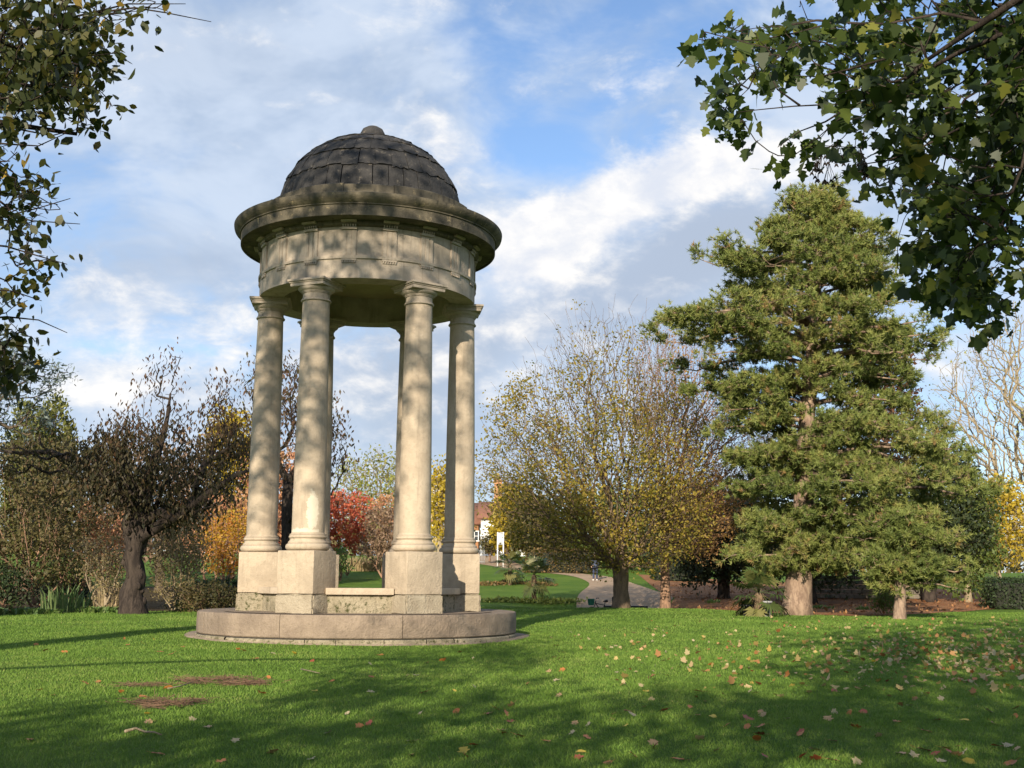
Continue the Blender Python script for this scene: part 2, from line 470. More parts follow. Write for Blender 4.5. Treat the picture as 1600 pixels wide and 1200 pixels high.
# one column carries a pale repair patch low down on its shaft
m_patch = m_stone_col.copy(); m_patch.name = 'patched_limestone'
t = NT(m_patch.node_tree); b = t.n['Principled BSDF']
geo = t.new('ShaderNodeNewGeometry').outputs['Position']
src = b.inputs['Base Color'].links[0].from_socket
pc = at(492, 800, CY - RC * .9)
def patch_mask(cen, rx, rz):
    dv = t.new('ShaderNodeVectorMath', operation='SUBTRACT'); t.put(dv.inputs[0], geo); dv.inputs[1].default_value = tuple(cen)
    sc_ = t.scale(dv.outputs[0], (1 / rx, 1 / .6, 1 / rz)); ln = t.new('ShaderNodeVectorMath', operation='LENGTH'); t.link(sc_, ln.inputs[0])
    return t.sstep(t.m('ADD', ln.outputs[1], t.m('MULTIPLY', t.noise(geo, 9, 5, .7), 1.1)), 1.55, 1.40)
mk_ = t.m('MAXIMUM', patch_mask(pc, .14, .55), patch_mask(at(480, 833, CY - RC * .9), .36, .12))
t.put(b.inputs['Base Color'], t.mix(t.m('MULTIPLY', mk_, .7), src, (.66, .60, .48)))

rot = empty('rotunda', (CX, CY, gf(CX, CY)))
tag(rot, 'round stone temple with six columns and a blackened dome on the lawn', 'rotunda')
RB = np.array([CX, CY, gf(CX, CY)])
def rb(gm, name, mat, parent=rot, smooth=False):
    """link a part whose vertices are given about the rotunda's axis at world height"""
    o = gm.build(name, mat, parent, base=(0, 0, RB[2]), smooth=smooth)
    return o
def sm(o, ang=40):
    me = o.data
    me.polygons.foreach_set('use_smooth', np.ones(len(me.polygons), bool))
    me.set_sharp_from_angle(angle=rad(ang))
    return o
# platform: big curved blocks with open joints
pl = G(); nb = 9
for k in range(nb):
    a0 = AX + rad(-26 + 40 * k) + .0022; a1 = AX + rad(-26 + 40 * (k + 1)) - .0022
    rj = RP - .004 * (k % 3)
    prof = [(rj - .6, ZT - .02), (rj - .035, ZT), (rj - .012, ZT - .008), (rj, ZT - .03), (rj + .006, ZT - .2), (rj, ZJ + .02), (rj - .02, ZJ)]
    prof = [(r - .0, z) for r, z in prof]
    pl.lathe([prof], 26, a0=a0, a1=a1)
    n0 = pl.n
    for a in (a0, a1):
        P = [(r * math.cos(a), r * math.sin(a), z) for r, z in prof] + [((rj - .6) * math.cos(a), (rj - .6) * math.sin(a), ZJ)]
        pl.add(P, [[list(range(len(P)))]])
plat = sm(rb(pl, 'platform', m_stone_plat), 35)
fl = G(); fl.lathe([[(0.02, ZT - .012), (RP - .55, ZT - .006)]], 96); 
rb(fl, 'paved_floor', m_stone_plat, plat)
co_ = G(); co_.lathe([[(RP - .03, ZT - .05), (RP - .03, .2)]], 96); rb(co_, 'joint_core', m_gap, plat)
rng = np.random.default_rng(3)
bc = G(); a = AX - .3
while a < AX - .3 + 2 * math.pi - .05:
    w = min(rng.uniform(.16, .34), AX - .3 + 2 * math.pi - a)
    r1 = RP + rng.uniform(.0, .035); zt = ZJ - .012 - rng.uniform(0, .012)
    pr = [(RP - .3, zt), (r1 - .02, zt), (r1, zt - .02), (r1 + .008, .2)]
    bc.lathe([pr], 8, a0=a + .002, a1=a + w - .002)
    a += w
sm(rb(bc, 'base_course', m_stone_moss, plat), 35)
ft = G()
ang = np.linspace(0, 2 * math.pi, 145)[:-1]
ro = RP + .05 + .22 * np.abs(np.sin(ang - AX)) ** 8 + .03 * np.sin(ang * 5) + .03 * np.sin(ang * 13)
zz = g(CX + ro * np.cos(ang), CY + ro * np.sin(ang)) + .025
ri = np.full_like(ang, RP - .05); zi = g(CX + ri * np.cos(ang), CY + ri * np.sin(ang)) + .03
V = np.concatenate([np.stack([ri * np.cos(ang), ri * np.sin(ang), zi], -1), np.stack([ro * np.cos(ang), ro * np.sin(ang), zz], -1), np.stack([ro * np.cos(ang), ro * np.sin(ang), zz - .12], -1)])
j = np.arange(144); j2 = (j + 1) % 144
ft.add(V, [np.concatenate([np.stack([j, j2, 144 + j2, 144 + j], -1)[:, ::-1], np.stack([144 + j, 144 + j2, 288 + j2, 288 + j], -1)[:, ::-1]])])
rb(ft, 'footing', m_stone_plat, plat)

def hemi_arc(r0, z0, rr, a0, a1, n=8):
    return [(r0 + rr * math.cos(q), z0 + rr * math.sin(q)) for q in np.linspace(a0, a1, n)]
def torus_prof(rc, z0, z1, bulge):
    zc, h = (z0 + z1) / 2, (z1 - z0) / 2
    return [(rc + bulge * math.cos(q), zc + h * math.sin(q)) for q in np.linspace(-math.pi / 2, math.pi / 2, 9)]

col_angles = [AX + rad(30 + 60 * k) for k in range(6)]
PS = .86
for k, a in enumerate(col_angles):
    cx, cy = RC * math.cos(a), RC * math.sin(a)
    rg = np.random.default_rng(40 + k)
    up_ = G(); up_.box((cx, cy, (1.30 + ZP) / 2), (PS, PS, ZP - 1.30), a, .022)
    ped = sm(rb(up_, 'pedestal', m_stone_ped), 35)
    lo = G(); bm = bmesh.new(); bmesh.ops.create_cube(bm, size=1)
    bmesh.ops.scale(bm, vec=(PS + .035, PS + .035, 1.296 - (ZT - .03)), verts=bm.verts)
    bmesh.ops.bevel(bm, geom=list(bm.edges), offset=.03, segments=2, affect='EDGES')
    bmesh.ops.subdivide_edges(bm, edges=list(bm.edges), cuts=3, use_grid_fill=True)
    for v in bm.verts: v.co += Vector(rg.normal(0, .006, 3))
    bmesh.ops.rotate(bm, cent=(0, 0, 0), matrix=Matrix.Rotation(a, 3, 'Z'), verts=bm.verts)
    bmesh.ops.translate(bm, vec=(cx, cy, (1.296 + ZT - .03) / 2), verts=bm.verts); lo.bm(bm)
    sm(rb(lo, 'plinth', m_stone_moss if k == 4 else m_stone_rough, ped), 50)
    # shaft with entasis
    rbm, rtp = .335, .283; zb0, zt0 = ZP + .36, ZA - .03
    prof = []
    for u in np.linspace(0, 1, 22):
        prof.append((rbm - (rbm - rtp) * (u ** 1.6), zb0 + (zt0 - zb0) * u))
    sh = G(); sh.lathe([prof], 40, (cx, cy, 0))
    shaft = sm(rb(sh, 'column', m_patch if k == 5 else m_stone_col), 40)
    cb = G()
    cb.lathe([torus_prof(.375, ZP + .004, ZP + .15, .075)], 40, (cx, cy, 0))
    cb.lathe([[(.40, ZP + .15), (.40, ZP + .175)], [(.40, ZP + .175), (.372, ZP + .20), (.362, ZP + .225), (.368, ZP + .245)]], 40, (cx, cy, 0))
    cb.lathe([torus_prof(.352, ZP + .245, ZP + .315, .036)], 40, (cx, cy, 0))
    cb.lathe([[(.372, ZP + .315), (.372, ZP + .335)], [(.372, ZP + .335), (.345, ZP + .345), (.337, ZP + .37)]], 40, (cx, cy, 0))
    sm(rb(cb, 'column_base', m_stone_col, shaft), 40)
    cp = G()
    cp.lathe([torus_prof(.288, ZA - .03, ZA + .02, .034)], 40, (cx, cy, 0))
    cp.lathe([[(.30, ZA + .02), (.30, ZA + .035)], [(.287, ZA + .03), (.284, ZA + .14)], [(.284, ZA + .14), (.305, ZA + .145), (.305, ZA + .165)],
              [(.305, ZA + .165), (.32, ZA + .168), (.32, ZA + .185)], [(.32, ZA + .185), (.36, ZA + .205), (.385, ZA + .235), (.392, ZA + .262), (.38, ZA + .27)]], 40, (cx, cy, 0))
    for w_, z0, z1 in ((.80, ZA + .268, ZA + .335), (.84, ZA + .335, ZA + .365), (.90, ZA + .365, ZD + .004)):
        cp.box((cx, cy, (z0 + z1) / 2), (w_, w_, z1 - z0), a, .008)
    sm(rb(cp, 'capital', m_stone_ent, shaft), 40)

# stone benches between neighbouring pedestals (the gap at the back is the way in)
for k in (0, 1, 3, 4, 5):
    a = (col_angles[k] + rad(30)); 
    if k == 5: a = AX
    rr = RC * math.cos(rad(30)); L = 2 * RC * math.sin(rad(30)) - PS * .93
    c_, s_ = math.cos(a), math.sin(a)
    st = G(); st.box(((rr - .02) * c_, (rr - .02) * s_, 1.352), (.52, L, .135), a, .014)
    seat = sm(rb(st, 'bench_seat', m_stone_col), 35)
    su = G(); su.box(((rr - .05) * c_, (rr - .05) * s_, (1.284 + ZT - .03) / 2), (.36, L + .06, 1.284 - ZT + .03), a, .02)
    sm(rb(su, 'seat_support', m_stone_moss, seat), 35)

# entablature ring
en = G()
en.lathe([[(RD - .52, ZD), (RD, ZD)], [(RD, ZD), (RD, ZL - .035)], [(RD, ZL - .035), (RD + .035, ZL - .03)], [(RD + .035, ZL - .03), (RD + .04, ZL + .03)], [(RD + .04, ZL + .03), (RD - .02, ZL + .035)],
          [(RD - .02, ZL + .035), (RD - .02, 9.0)]], 128)
en.lathe([[(RD - .52, 8.42), (RD - .52, ZD)]], 128)
ent = sm(rb(en, 'entablature', m_stone_ent), 30)
def arc_block(gm, am, w, r0, r1, z0, z1, n=6):
    h = w / 2 / r1
    gm.lathe([[(r0, z0), (r1, z0)], [(r1, z0), (r1, z1)], [(r1, z1), (r0, z1)]], n, a0=am - h, a1=am + h)
    for s in (-h, h):
        q = am + s
        gm.add([(r0 * math.cos(q), r0 * math.sin(q), z0), (r1 * math.cos(q), r1 * math.sin(q), z0), (r1 * math.cos(q), r1 * math.sin(q), z1), (r0 * math.cos(q), r0 * math.sin(q), z1)], [[[0, 1, 2, 3]]])
for k in range(18):
    am = AX + rad(10 + 20 * k)
    tg = G()
    arc_block(tg, am, .31, RD - .04, RD + .003, ZL + .035, 8.86)
    for s in (-1, 0, 1): arc_block(tg, am + s * .105 / RD, .078, RD - .02, RD + .015, ZL + .035, 8.83, 3)
    arc_block(tg, am, .33, RD - .04, RD + .05, 8.85, 8.905)
    arc_block(tg, am, .32, RD - .02, RD + .028, ZL - .075, ZL - .034)
    for s in range(6):
        q = am + (s - 2.5) * .052 / RD
        x, y = (RD + .016) * math.cos(q), (RD + .016) * math.sin(q)
        tg.tubes([(x, y, ZL - .12)], [(x, y, ZL - .072)], .019, .013, 6)
        tg.tubes([((RD + .06) * math.cos(q), (RD + .06) * math.sin(q), 8.905)], [((RD + .06) * math.cos(q), (RD + .06) * math.sin(q), 8.95)], .014, .018, 6)
    arc_block(tg, am, .33, RD, RD + .16, 8.99, 9.03)
    rb(tg, 'triglyph', m_stone_ent, ent)
ce = G(); ce.lathe([[(.02, 8.44), (RD - .5, 8.42)]], 96); rb(ce, 'ceiling', m_ceil)

cn = G()
cn.lathe([[(RD - .02, 8.92), (RD + .03, 8.925), (RD + .07, 8.95), (RD + .085, 8.985)], [(RD + .085, 8.985), (RD + .085, 9.035)], [(RD + .085, 9.035), (2.86, 9.05)], [(2.86, 9.05), (2.86, 9.03)], [(2.86, 9.03), (2.905, 9.03)],
          [(2.905, 9.03), (2.905, 9.255)], [(2.905, 9.255), (2.935, 9.262)], [(2.935, 9.262), (2.935, 9.285)],
          [(2.935, 9.285), (2.955, 9.30), (3.005, 9.335), (3.05, 9.385), (3.06, 9.42)], [(3.06, 9.42), (3.066, 9.47)],
          [(3.066, 9.47), (2.95, 9.515), (2.6, 9.60), (2.43, 9.635)]], 128)
cor = sm(rb(cn, 'cornice', m_stone_cor), 30)
# blocking course of long curved stones
bk = G()
for k in range(14):
    a0 = AX + rad(-14 + k * 360 / 14) + .002; a1 = AX + rad(-14 + (k + 1) * 360 / 14) - .002
    rj = 2.41 + .012 * ((k * 7) % 3 - 1); zt = 9.875 + .01 * ((k * 5) % 3 - 1)
    pr = [[(rj, 9.58), (rj, zt)], [(rj, zt), (rj - .03, zt + .02), (2.0, zt + .05)]]
    bk.lathe(pr, 10, a0=a0, a1=a1)
    for q in (a0, a1):
        bk.add([(1.9 * math.cos(q), 1.9 * math.sin(q), 9.58), (rj * math.cos(q), rj * math.sin(q), 9.58), (rj * math.cos(q), rj * math.sin(q), zt), (1.9 * math.cos(q), 1.9 * math.sin(q), zt + .05)], [[[0, 1, 2, 3]]])
sm(rb(bk, 'blocking_course', m_stone_cor, cor), 30)
# dome of overlapping slabs
dm = G(); RDM, HD, ZS = 2.09, 1.86, 9.88
def dpt(u, a, off=0.0):      # u 0 at springing, 1 at apex
    q = u * math.pi / 2
    r = RDM * math.cos(q) ** .96; z = ZS + HD * math.sin(q)
    nn = np.array([math.cos(q) / RDM, math.sin(q) / HD]); nn /= np.linalg.norm(nn)
    return ((r + off * nn[0]) * math.cos(a), (r + off * nn[0]) * math.sin(a), z + off * nn[1])
rng = np.random.default_rng(8)
rows = [(0.0, .20, 38), (.20, .37, 34), (.37, .52, 30), (.52, .66, 24), (.66, .79, 18), (.79, .91, 12)]
dm.lathe([[(RDM * math.cos(u * math.pi / 2) ** .96 - .03, ZS - .08 + HD * math.sin(u * math.pi / 2)) for u in np.linspace(0, .98, 24)]], 72)
for (u0, u1, n) in rows:
    ph = rng.uniform(0, 1)
    for k in range(n):
        a0 = (k + ph) * 2 * math.pi / n + .0028 + rng.uniform(-.006, .006); a1 = (k + 1 + ph) * 2 * math.pi / n - .0028 + rng.uniform(-.006, .006)
        o0 = rng.uniform(.020, .040); o1 = rng.uniform(.0, .012); uu0 = u0 + rng.uniform(-.008, .008)
        nu, na = 4, 4; V = []
        for i_ in range(nu + 1):
            for j_ in range(na + 1):
                fu, fa = i_ / nu, j_ / na
                rag = rng.uniform(-.010, .010) if i_ == 0 else 0
                V.append(dpt(uu0 + rag + (u1 + .005 - uu0) * fu, a0 + (a1 - a0) * fa, o0 + (o1 - o0) * fu + rng.normal(0, .007)))
        nv = len(V)
        for j_ in range(na + 1): V.append(dpt(uu0 + .006, a0 + (a1 - a0) * j_ / na, -.03))
        for i_ in range(nu + 1):
            V.append(dpt(uu0 + (u1 - uu0) * i_ / nu, a0, -.03)); 
        for i_ in range(nu + 1): V.append(dpt(uu0 + (u1 - uu0) * i_ / nu, a1, -.03))
        F = [[i_ * (na + 1) + j_, i_ * (na + 1) + j_ + 1, (i_ + 1) * (na + 1) + j_ + 1, (i_ + 1) * (na + 1) + j_] for i_ in range(nu) for j_ in range(na)]
        F += [[nv + j_, nv + j_ + 1, j_ + 1, j_] for j_ in range(na)]
        s0 = nv + na + 1; s1 = s0 + nu + 1
        F += [[s0 + i_, i_ * (na + 1), (i_ + 1) * (na + 1), s0 + i_ + 1] for i_ in range(nu)]
        F += [[i_ * (na + 1) + na, s1 + i_, s1 + i_ + 1, (i_ + 1) * (na + 1) + na] for i_ in range(nu)]
        dm.add(V, [F])
dome = sm(rb(dm, 'dome', m_stone_dome), 28)
fn = G()
zf = ZS + HD
fn.lathe([[(.62, zf - .14), (.42, zf - .05), (.33, zf + .0), (.31, zf + .03)], [(.31, zf + .03), (.31, zf + .07), (.295, zf + .17), (.24, zf + .28), (.14, zf + .345), (.01, zf + .365)]], 40)
sm(rb(fn, 'finial', m_stone_dome, dome), 40)
# ------------------------------------------------------------------ vegetation kit
def snoise(P, sc, seed, octaves=2):
    r = np.random.default_rng(seed); P = np.asarray(P, float); out = 0; amp = 1
    for o_ in range(octaves):
        for q in range(4):
            kv = r.normal(0, 1, 3); kv /= np.linalg.norm(kv)
            out = out + amp * np.sin(P @ kv * (6.28 * sc * (2 ** o_) * r.uniform(.7, 1.3)) + r.uniform(0, 6.28))
        amp *= .6
    return out / 4.0

def env_pts(prof, Y, n, rng, depth=.9, shell=.75, xc=None):
    """n points in a round volume whose outline, seen from the lawn, runs through (py, xl, xr)"""
    prof = np.asarray(prof, float); o_ = np.argsort(prof[:, 0]); prof = prof[o_]
    ys = np.linspace(prof[0, 0], prof[-1, 0], 400)
    xl = np.interp(ys, prof[:, 0], prof[:, 1]); xr = np.interp(ys, prof[:, 0], prof[:, 2])
    w = (xr - xl) ** 1.6; w /= w.sum()
    i = rng.choice(400, n, p=w); py = ys[i] + rng.uniform(-1, 1, n)
    rr = rng.uniform(0, 1, n) ** (shell * .5); th = rng.uniform(0, 2 * math.pi, n)
    u = rr * np.cos(th); v = rr * np.sin(th)
    px = (xl[i] + xr[i]) / 2 + u * (xr[i] - xl[i]) / 2
    hw = (xr[i] - xl[i]) / 2 / F_PX * Y
    d = FW[None] + RT[None] * ((px - 800) / F_PX)[:, None] - UP[None] * ((py - 600) / F_PX)[:, None]
    P = np.array([0, 0, EYE]) + d * (Y / d[:, 1])[:, None]
    P[:, 1] += v * hw * depth
    return P

def skeleton(trunk, att, rtip, rbase, bias=.4, rng=None, lift=.0, wob=.12, first=0):
    """grow a branching skeleton from a trunk polyline out to the attraction points.
    returns segment arrays and, per attraction point, its node and the direction its twig runs"""
    trunk = np.asarray(trunk, float); nt_ = len(trunk); N = nt_ + 2 * len(att)
    P = np.zeros((N, 3)); par = np.full(N, -1); L = np.zeros(N)
    P[:nt_] = trunk; par[1:nt_] = np.arange(nt_ - 1)
    L[:nt_] = np.concatenate([[0], np.cumsum(np.linalg.norm(np.diff(trunk, axis=0), axis=1))])
    root = trunk[min(nt_ - 1, nt_ // 2)]; pen = np.zeros(N); pen[:first] = 1e3
    order = np.argsort(np.linalg.norm(att - root, axis=1)); n = nt_
    tip = np.zeros(len(att), int)
    for q in order:
        p = att[q]; dv = P[:n] - p; d = np.sqrt((dv * dv).sum(1))
        # children should climb away from their parents
        c = d + pen[:n] + bias * L[:n] + .35 * np.maximum(0, dv[:, 2])
        k = int(np.argmin(c)); dk = d[k]
        mid = (P[k] + p) / 2 + rng.normal(0, wob, 3) * dk * .5 + np.array([0, 0, lift * dk])
        P[n] = mid; par[n] = k; L[n] = L[k] + dk * .5
        P[n + 1] = p; par[n + 1] = n; L[n + 1] = L[k] + dk
        tip[q] = n + 1; n += 2
    P = P[:n]; par = par[:n]
    cnt = np.zeros(n)
    has = np.zeros(n, bool); has[par[par >= 0]] = True
    cnt[~has] = 1
    for q in range(n - 1, 0, -1): 
        if q >= nt_: cnt[par[q]] += cnt[q]
    for q in range(nt_ - 1, 0, -1): cnt[par[q]] += cnt[q]
    e = math.log(max(rbase / rtip, 1.01)) / math.log(max(cnt[0], 2))
    R = rtip * np.maximum(cnt, 1) ** e
    s = np.arange(nt_, n); pr = par[s]
    # a branch leaves its parent no thicker than it needs
    r0 = np.minimum(R[pr], R[s] * 1.25)
    dirs = P[tip] - P[par[tip]]; dirs /= np.maximum(np.linalg.norm(dirs, axis=1, keepdims=True), 1e-6)
    return P[pr], P[s], r0, R[s], R[:nt_], dirs

def add_branches(gm, P0, P1, r0, r1, rmin=0.0):
    big = r1 > .05; keep = r1 >= rmin
    a = big & keep; gm.tubes(P0[a], P1[a], r0[a], r1[a], 8)
    # round the joints of thick limbs
    a = (~big) & (r1 > .018) & keep; gm.tubes(P0[a], P1[a], r0[a], r1[a], 5)
    a = (~big) & (r1 <= .018) & keep; gm.tubes(P0[a], P1[a], r0[a], r1[a], 3)

SHAPES = {
 'diamond': [(0, 0), (.45, .30), (1, 0), (.45, -.30)],
 'oval': [(0, 0), (.28, .27), (.65, .25), (1, 0), (.65, -.25), (.28, -.27)],
 'lance': [(0, 0), (.4, .13), (1, 0), (.4, -.13)],
 'lobed': [(0, 0), (.02, .20), (.10, .46), (.30, .34), (.48, .60), (.62, .26), (.80, .22), (1.0, 0), (.80, -.22), (.62, -.26), (.48, -.60), (.30, -.34), (.10, -.46), (.02, -.20)],
}
def unit(v): return v / np.maximum(np.linalg.norm(v, axis=-1, keepdims=True), 1e-9)
def add_leaves(gm, C, size, rng, shape='diamond', nbias=(0, 0, .4), tdir=None, tw=1.0, wid=1.0, bend=.15, jit=.35):
    n = len(C)
    if not n: return
    sh = np.array(SHAPES[shape]); k = len(sh)
    t = unit(rng.normal(0, 1, (n, 3)))
    if tdir is not None: t = unit(t + tw * np.asarray(tdir))
    nn = rng.normal(0, 1, (n, 3)) + np.asarray(nbias); b = unit(np.cross(nn, t)); nn = np.cross(t, b)
    s = size * np.exp(rng.normal(0, jit * .7, n)); s = np.clip(s, size * .5, size * 1.7)
    x = sh[:, 0][None]; y = sh[:, 1][None] * wid
    off = bend * (x * x * rng.uniform(-1, 1, (n, 1)) + 1.4 * np.abs(y) * rng.uniform(-.4, 1, (n, 1)))
    V = C[:, None] + s[:, None, None] * (x[..., None] * t[:, None] + y[..., None] * b[:, None] + off[..., None] * nn[:, None])
    gm.add(V.reshape(-1, 3), [np.arange(n * k).reshape(n, k)])

def add_needles(gm, C, D, rng, n=14, L=.22, w=.028, spread=.9):
    """bottle-brush tufts"""
    m_ = len(C); d = unit(D[:, None] * 1.0 + spread * unit(rng.normal(0, 1, (m_, n, 3))))
    s = unit(np.cross(d, rng.normal(0, 1, (m_, n, 3)))) * (w * .5)
    st = C[:, None] - D[:, None] * rng.uniform(0, .14, (m_, n, 1)); ln = L * rng.uniform(.7, 1.2, (m_, n, 1))
    V = np.stack([st - s, st + s, st + d * ln], 2).reshape(-1, 3)
    gm.add(V, [np.arange(m_ * n * 3).reshape(-1, 3)])

def trunk_path(base, top, n, rng, wob=.05, lean=0.0):
    b_ = np.array(base, float); b_ = b_ - np.array([0, 0, .15]); t_ = np.array(top, float)
    u = np.linspace(0, 1, n)[:, None]; P = b_ + (t_ - b_) * u
    w = np.cumsum(rng.normal(0, wob, (n, 3)), 0) * .4; w[:, 2] = 0; w -= w[0]
    return P + w * np.minimum(1, u * 3)

def flare(n, amt=.5, k=9.0):
    u = np.linspace(0, 1, n); return 1 + amt * np.exp(-u * k)

bark_grey = m_bark('grey_brown_bark', (.15, .115, .08), (.075, .058, .042))
bark_dark = m_bark('dark_bark', (.065, .050, .040), (.028, .022, .019), 7, 1.0)
bark_pine = m_bark('pinkish_pine_bark', (.34, .245, .175), (.17, .115, .085), 6, 1.0)
bark_twig = m_bark('russet_twig_bark', (.33, .20, .13), (.20, .125, .085))
bark_maple = m_bark('warm_grey_bark', (.22, .155, .10), (.115, .085, .06))
bark_pale = m_bark('pale_twig_bark', (.36, .29, .19), (.22, .175, .115))
bark_palm = m_bark('palm_fibre', (.20, .14, .085), (.09, .062, .04), 20)

def bush_colors(*cs):
    n = len(cs); return [((i + .0) / max(1, n - 1), c) for i, c in enumerate(cs)]

lf_maple = m_leaf('field_maple_leaf', bush_colors((.09, .10, .02), (.20, .18, .03), (.34, .26, .04), (.28, .18, .045)))
lf_twig = m_leaf('russet_leaf', bush_colors((.17, .13, .035), (.34, .21, .065), (.36, .19, .085), (.27, .165, .075)))
lf_pine = m_leaf('pine_needle', bush_colors((.070, .10, .028), (.160, .20, .050), (.265, .285, .08), (.30, .20, .08)), .25)
lf_yew = m_leaf('yew_leaf', bush_colors((.022, .034, .014), (.032, .046, .018), (.05, .06, .022)), .15)
lf_weep = m_leaf('dark_weeping_leaf', bush_colors((.04, .04, .02), (.07, .058, .026), (.105, .06, .032), (.125, .065, .038)), .3)
lf_olive = m_leaf('olive_shrub_leaf', bush_colors((.06, .062, .025), (.10, .09, .033), (.15, .11, .045)), .3)
lf_greyolive = m_leaf('grey_olive_leaf', bush_colors((.17, .15, .065), (.25, .20, .09), (.30, .23, .12)), .3)
lf_pink = m_leaf('pink_russet_leaf', bush_colors((.50, .21, .13), (.56, .30, .16), (.42, .27, .14)), .35)
lf_orange = m_leaf('orange_leaf', bush_colors((.48, .16, .03), (.50, .27, .03), (.46, .33, .04)), .4)
lf_red = m_leaf('red_leaf', bush_colors((.42, .075, .05), (.52, .13, .07), (.56, .22, .10)), .35)
lf_brown = m_leaf('brown_leaf', bush_colors((.19, .12, .085), (.26, .175, .115), (.31, .21, .13)), .3)
lf_yellow = m_leaf('yellow_leaf', bush_colors((.30, .24, .03), (.46, .34, .035), (.52, .38, .05)), .4)
lf_lime = m_leaf('pale_green_leaf', bush_colors((.17, .19, .05), (.26, .26, .06), (.30, .26, .07)), .35)
lf_green = m_leaf('mid_green_leaf', bush_colors((.08, .115, .026), (.12, .16, .036), (.19, .21, .05)), .35)
lf_fresh = m_leaf('fresh_green_leaf', bush_colors((.10, .18, .045), (.14, .22, .06), (.18, .24, .07)), .35)
lf_cypress = m_leaf('cypress_spray', bush_colors((.09, .105, .025), (.14, .15, .035), (.18, .17, .045)), .2)
lf_cedar = m_leaf('blue_cedar_needle', bush_colors((.085, .12, .115), (.13, .165, .155), (.10, .12, .09)), .15)
lf_hedge = m_leaf('hedge_leaf', bush_colors((.020, .034, .014), (.032, .052, .018), (.05, .07, .024)), .2)
lf_redhedge = m_leaf('russet_hedge_leaf', bush_colors((.09, .09, .028), (.16, .11, .035), (.22, .12, .05)), .3)
lf_palm = m_leaf('fan_palm_leaf', bush_colors((.04, .07, .02), (.065, .10, .027), (.16, .15, .05)), .12, .45, .4)
lf_tan = m_leaf('tan_grass_blade', bush_colors((.42, .31, .17), (.52, .40, .23), (.36, .29, .15)), .35)
lf_iris = m_leaf('sword_leaf', bush_colors((.09, .15, .05), (.13, .20, .07), (.18, .22, .09)), .3)
lf_syc = m_leaf('sycamore_leaf', [(0, (.026, .048, .013)), (.45, (.052, .082, .018)), (.68, (.13, .17, .034)), (.90, (.26, .26, .05)), (1.0, (.42, .28, .04))], .5, .45, .4)
lf_beech = m_leaf('beech_leaf', [(0, (.03, .045, .014)), (.5, (.060, .068, .016)), (.76, (.12, .105, .022)), (.93, (.28, .18, .03)), (1.0, (.45, .30, .04))], .4, .45, .4)

def tree(name, label, cat, px, pyb, Y, prof, natt, rbase, leafmat, bark, nleaf, lsize, seed, group=None, fork=.35, bias=.4, shape='diamond', rtip=.008,
         spread=.25, tdir=None, tw=1.0, top=None, extra=None, clump=.0, leafmask=None, depth=.9, shell=.75, nbias=(0, 0, .4), wid=1.0, lift=.0, base=None, wobt=.06, wob=.12, leaf_parts=True, crown='crown', cluster=False):
    rng = np.random.default_rng(seed)
    if base is None:
        x = at(px, pyb, Y)[0]; base = np.array([x, Y, gf(x, Y)])
    P = env_pts(prof, Y, natt, rng, depth, shell)
    if clump:
        w = snoise(P, clump, seed); P = P[w > np.quantile(w, .28)]
    if cluster:      # long wispy leaders beyond the outline
        k = rng.uniform(0, 1, len(P)) < .13; c0 = np.median(P, 0) - [0, 0, 1.5]
        P[k] = c0 + (P[k] - c0) * rng.uniform(1.03, 1.17, (k.sum(), 1)); P[:, 2] = np.maximum(P[:, 2], g(P[:, 0], P[:, 1]) + 1.0)
    if extra is not None: P = np.concatenate([P, extra])
    pt = np.asarray(prof, float); ztop = at(px, pt[:, 0].min(), Y)[2]; 
    tp = np.array([base[0] + (0 if top is None else top), Y, base[2] + (ztop - base[2]) * (fork if fork < 1 else 1)])
    tr = trunk_path(base, tp, 10, rng, wobt)
    P0, P1, r0, r1, rt, dirs = skeleton(tr, P, rtip, rbase, bias, rng, lift, wob, 6)
    root = tag(empty(name, base), label, cat, group)
    gm = G(); gm.path(tr, np.maximum(rt, rt[-1]) * flare(10), 12, .05, rng)
    add_branches(gm, P0, P1, r0, r1)
    gm.build('trunk', bark, root, base)
    if nleaf:
        src = P
        if leafmask is not None: src = P[leafmask(P, rng)]
        wl = np.exp(1.6 * snoise(src, .33, seed + 9)) if cluster else np.ones(len(src))
        if cluster: wl = wl * (rng.uniform(0, 1, len(src)) < .4)
        i = rng.choice(len(src), nleaf, p=wl / wl.sum())
        C = src[i] + rng.normal(0, spread, (nleaf, 3))
        lg = G(); add_leaves(lg, C, lsize, rng, shape, nbias, tdir, tw, wid)
        rn = np.clip(.5 + .22 * snoise(C, .25, seed + 5) + rng.normal(0, .22, nleaf), 0, 1)
        lg.build(crown, leafmat, root, base, rnd=rn)
    return root

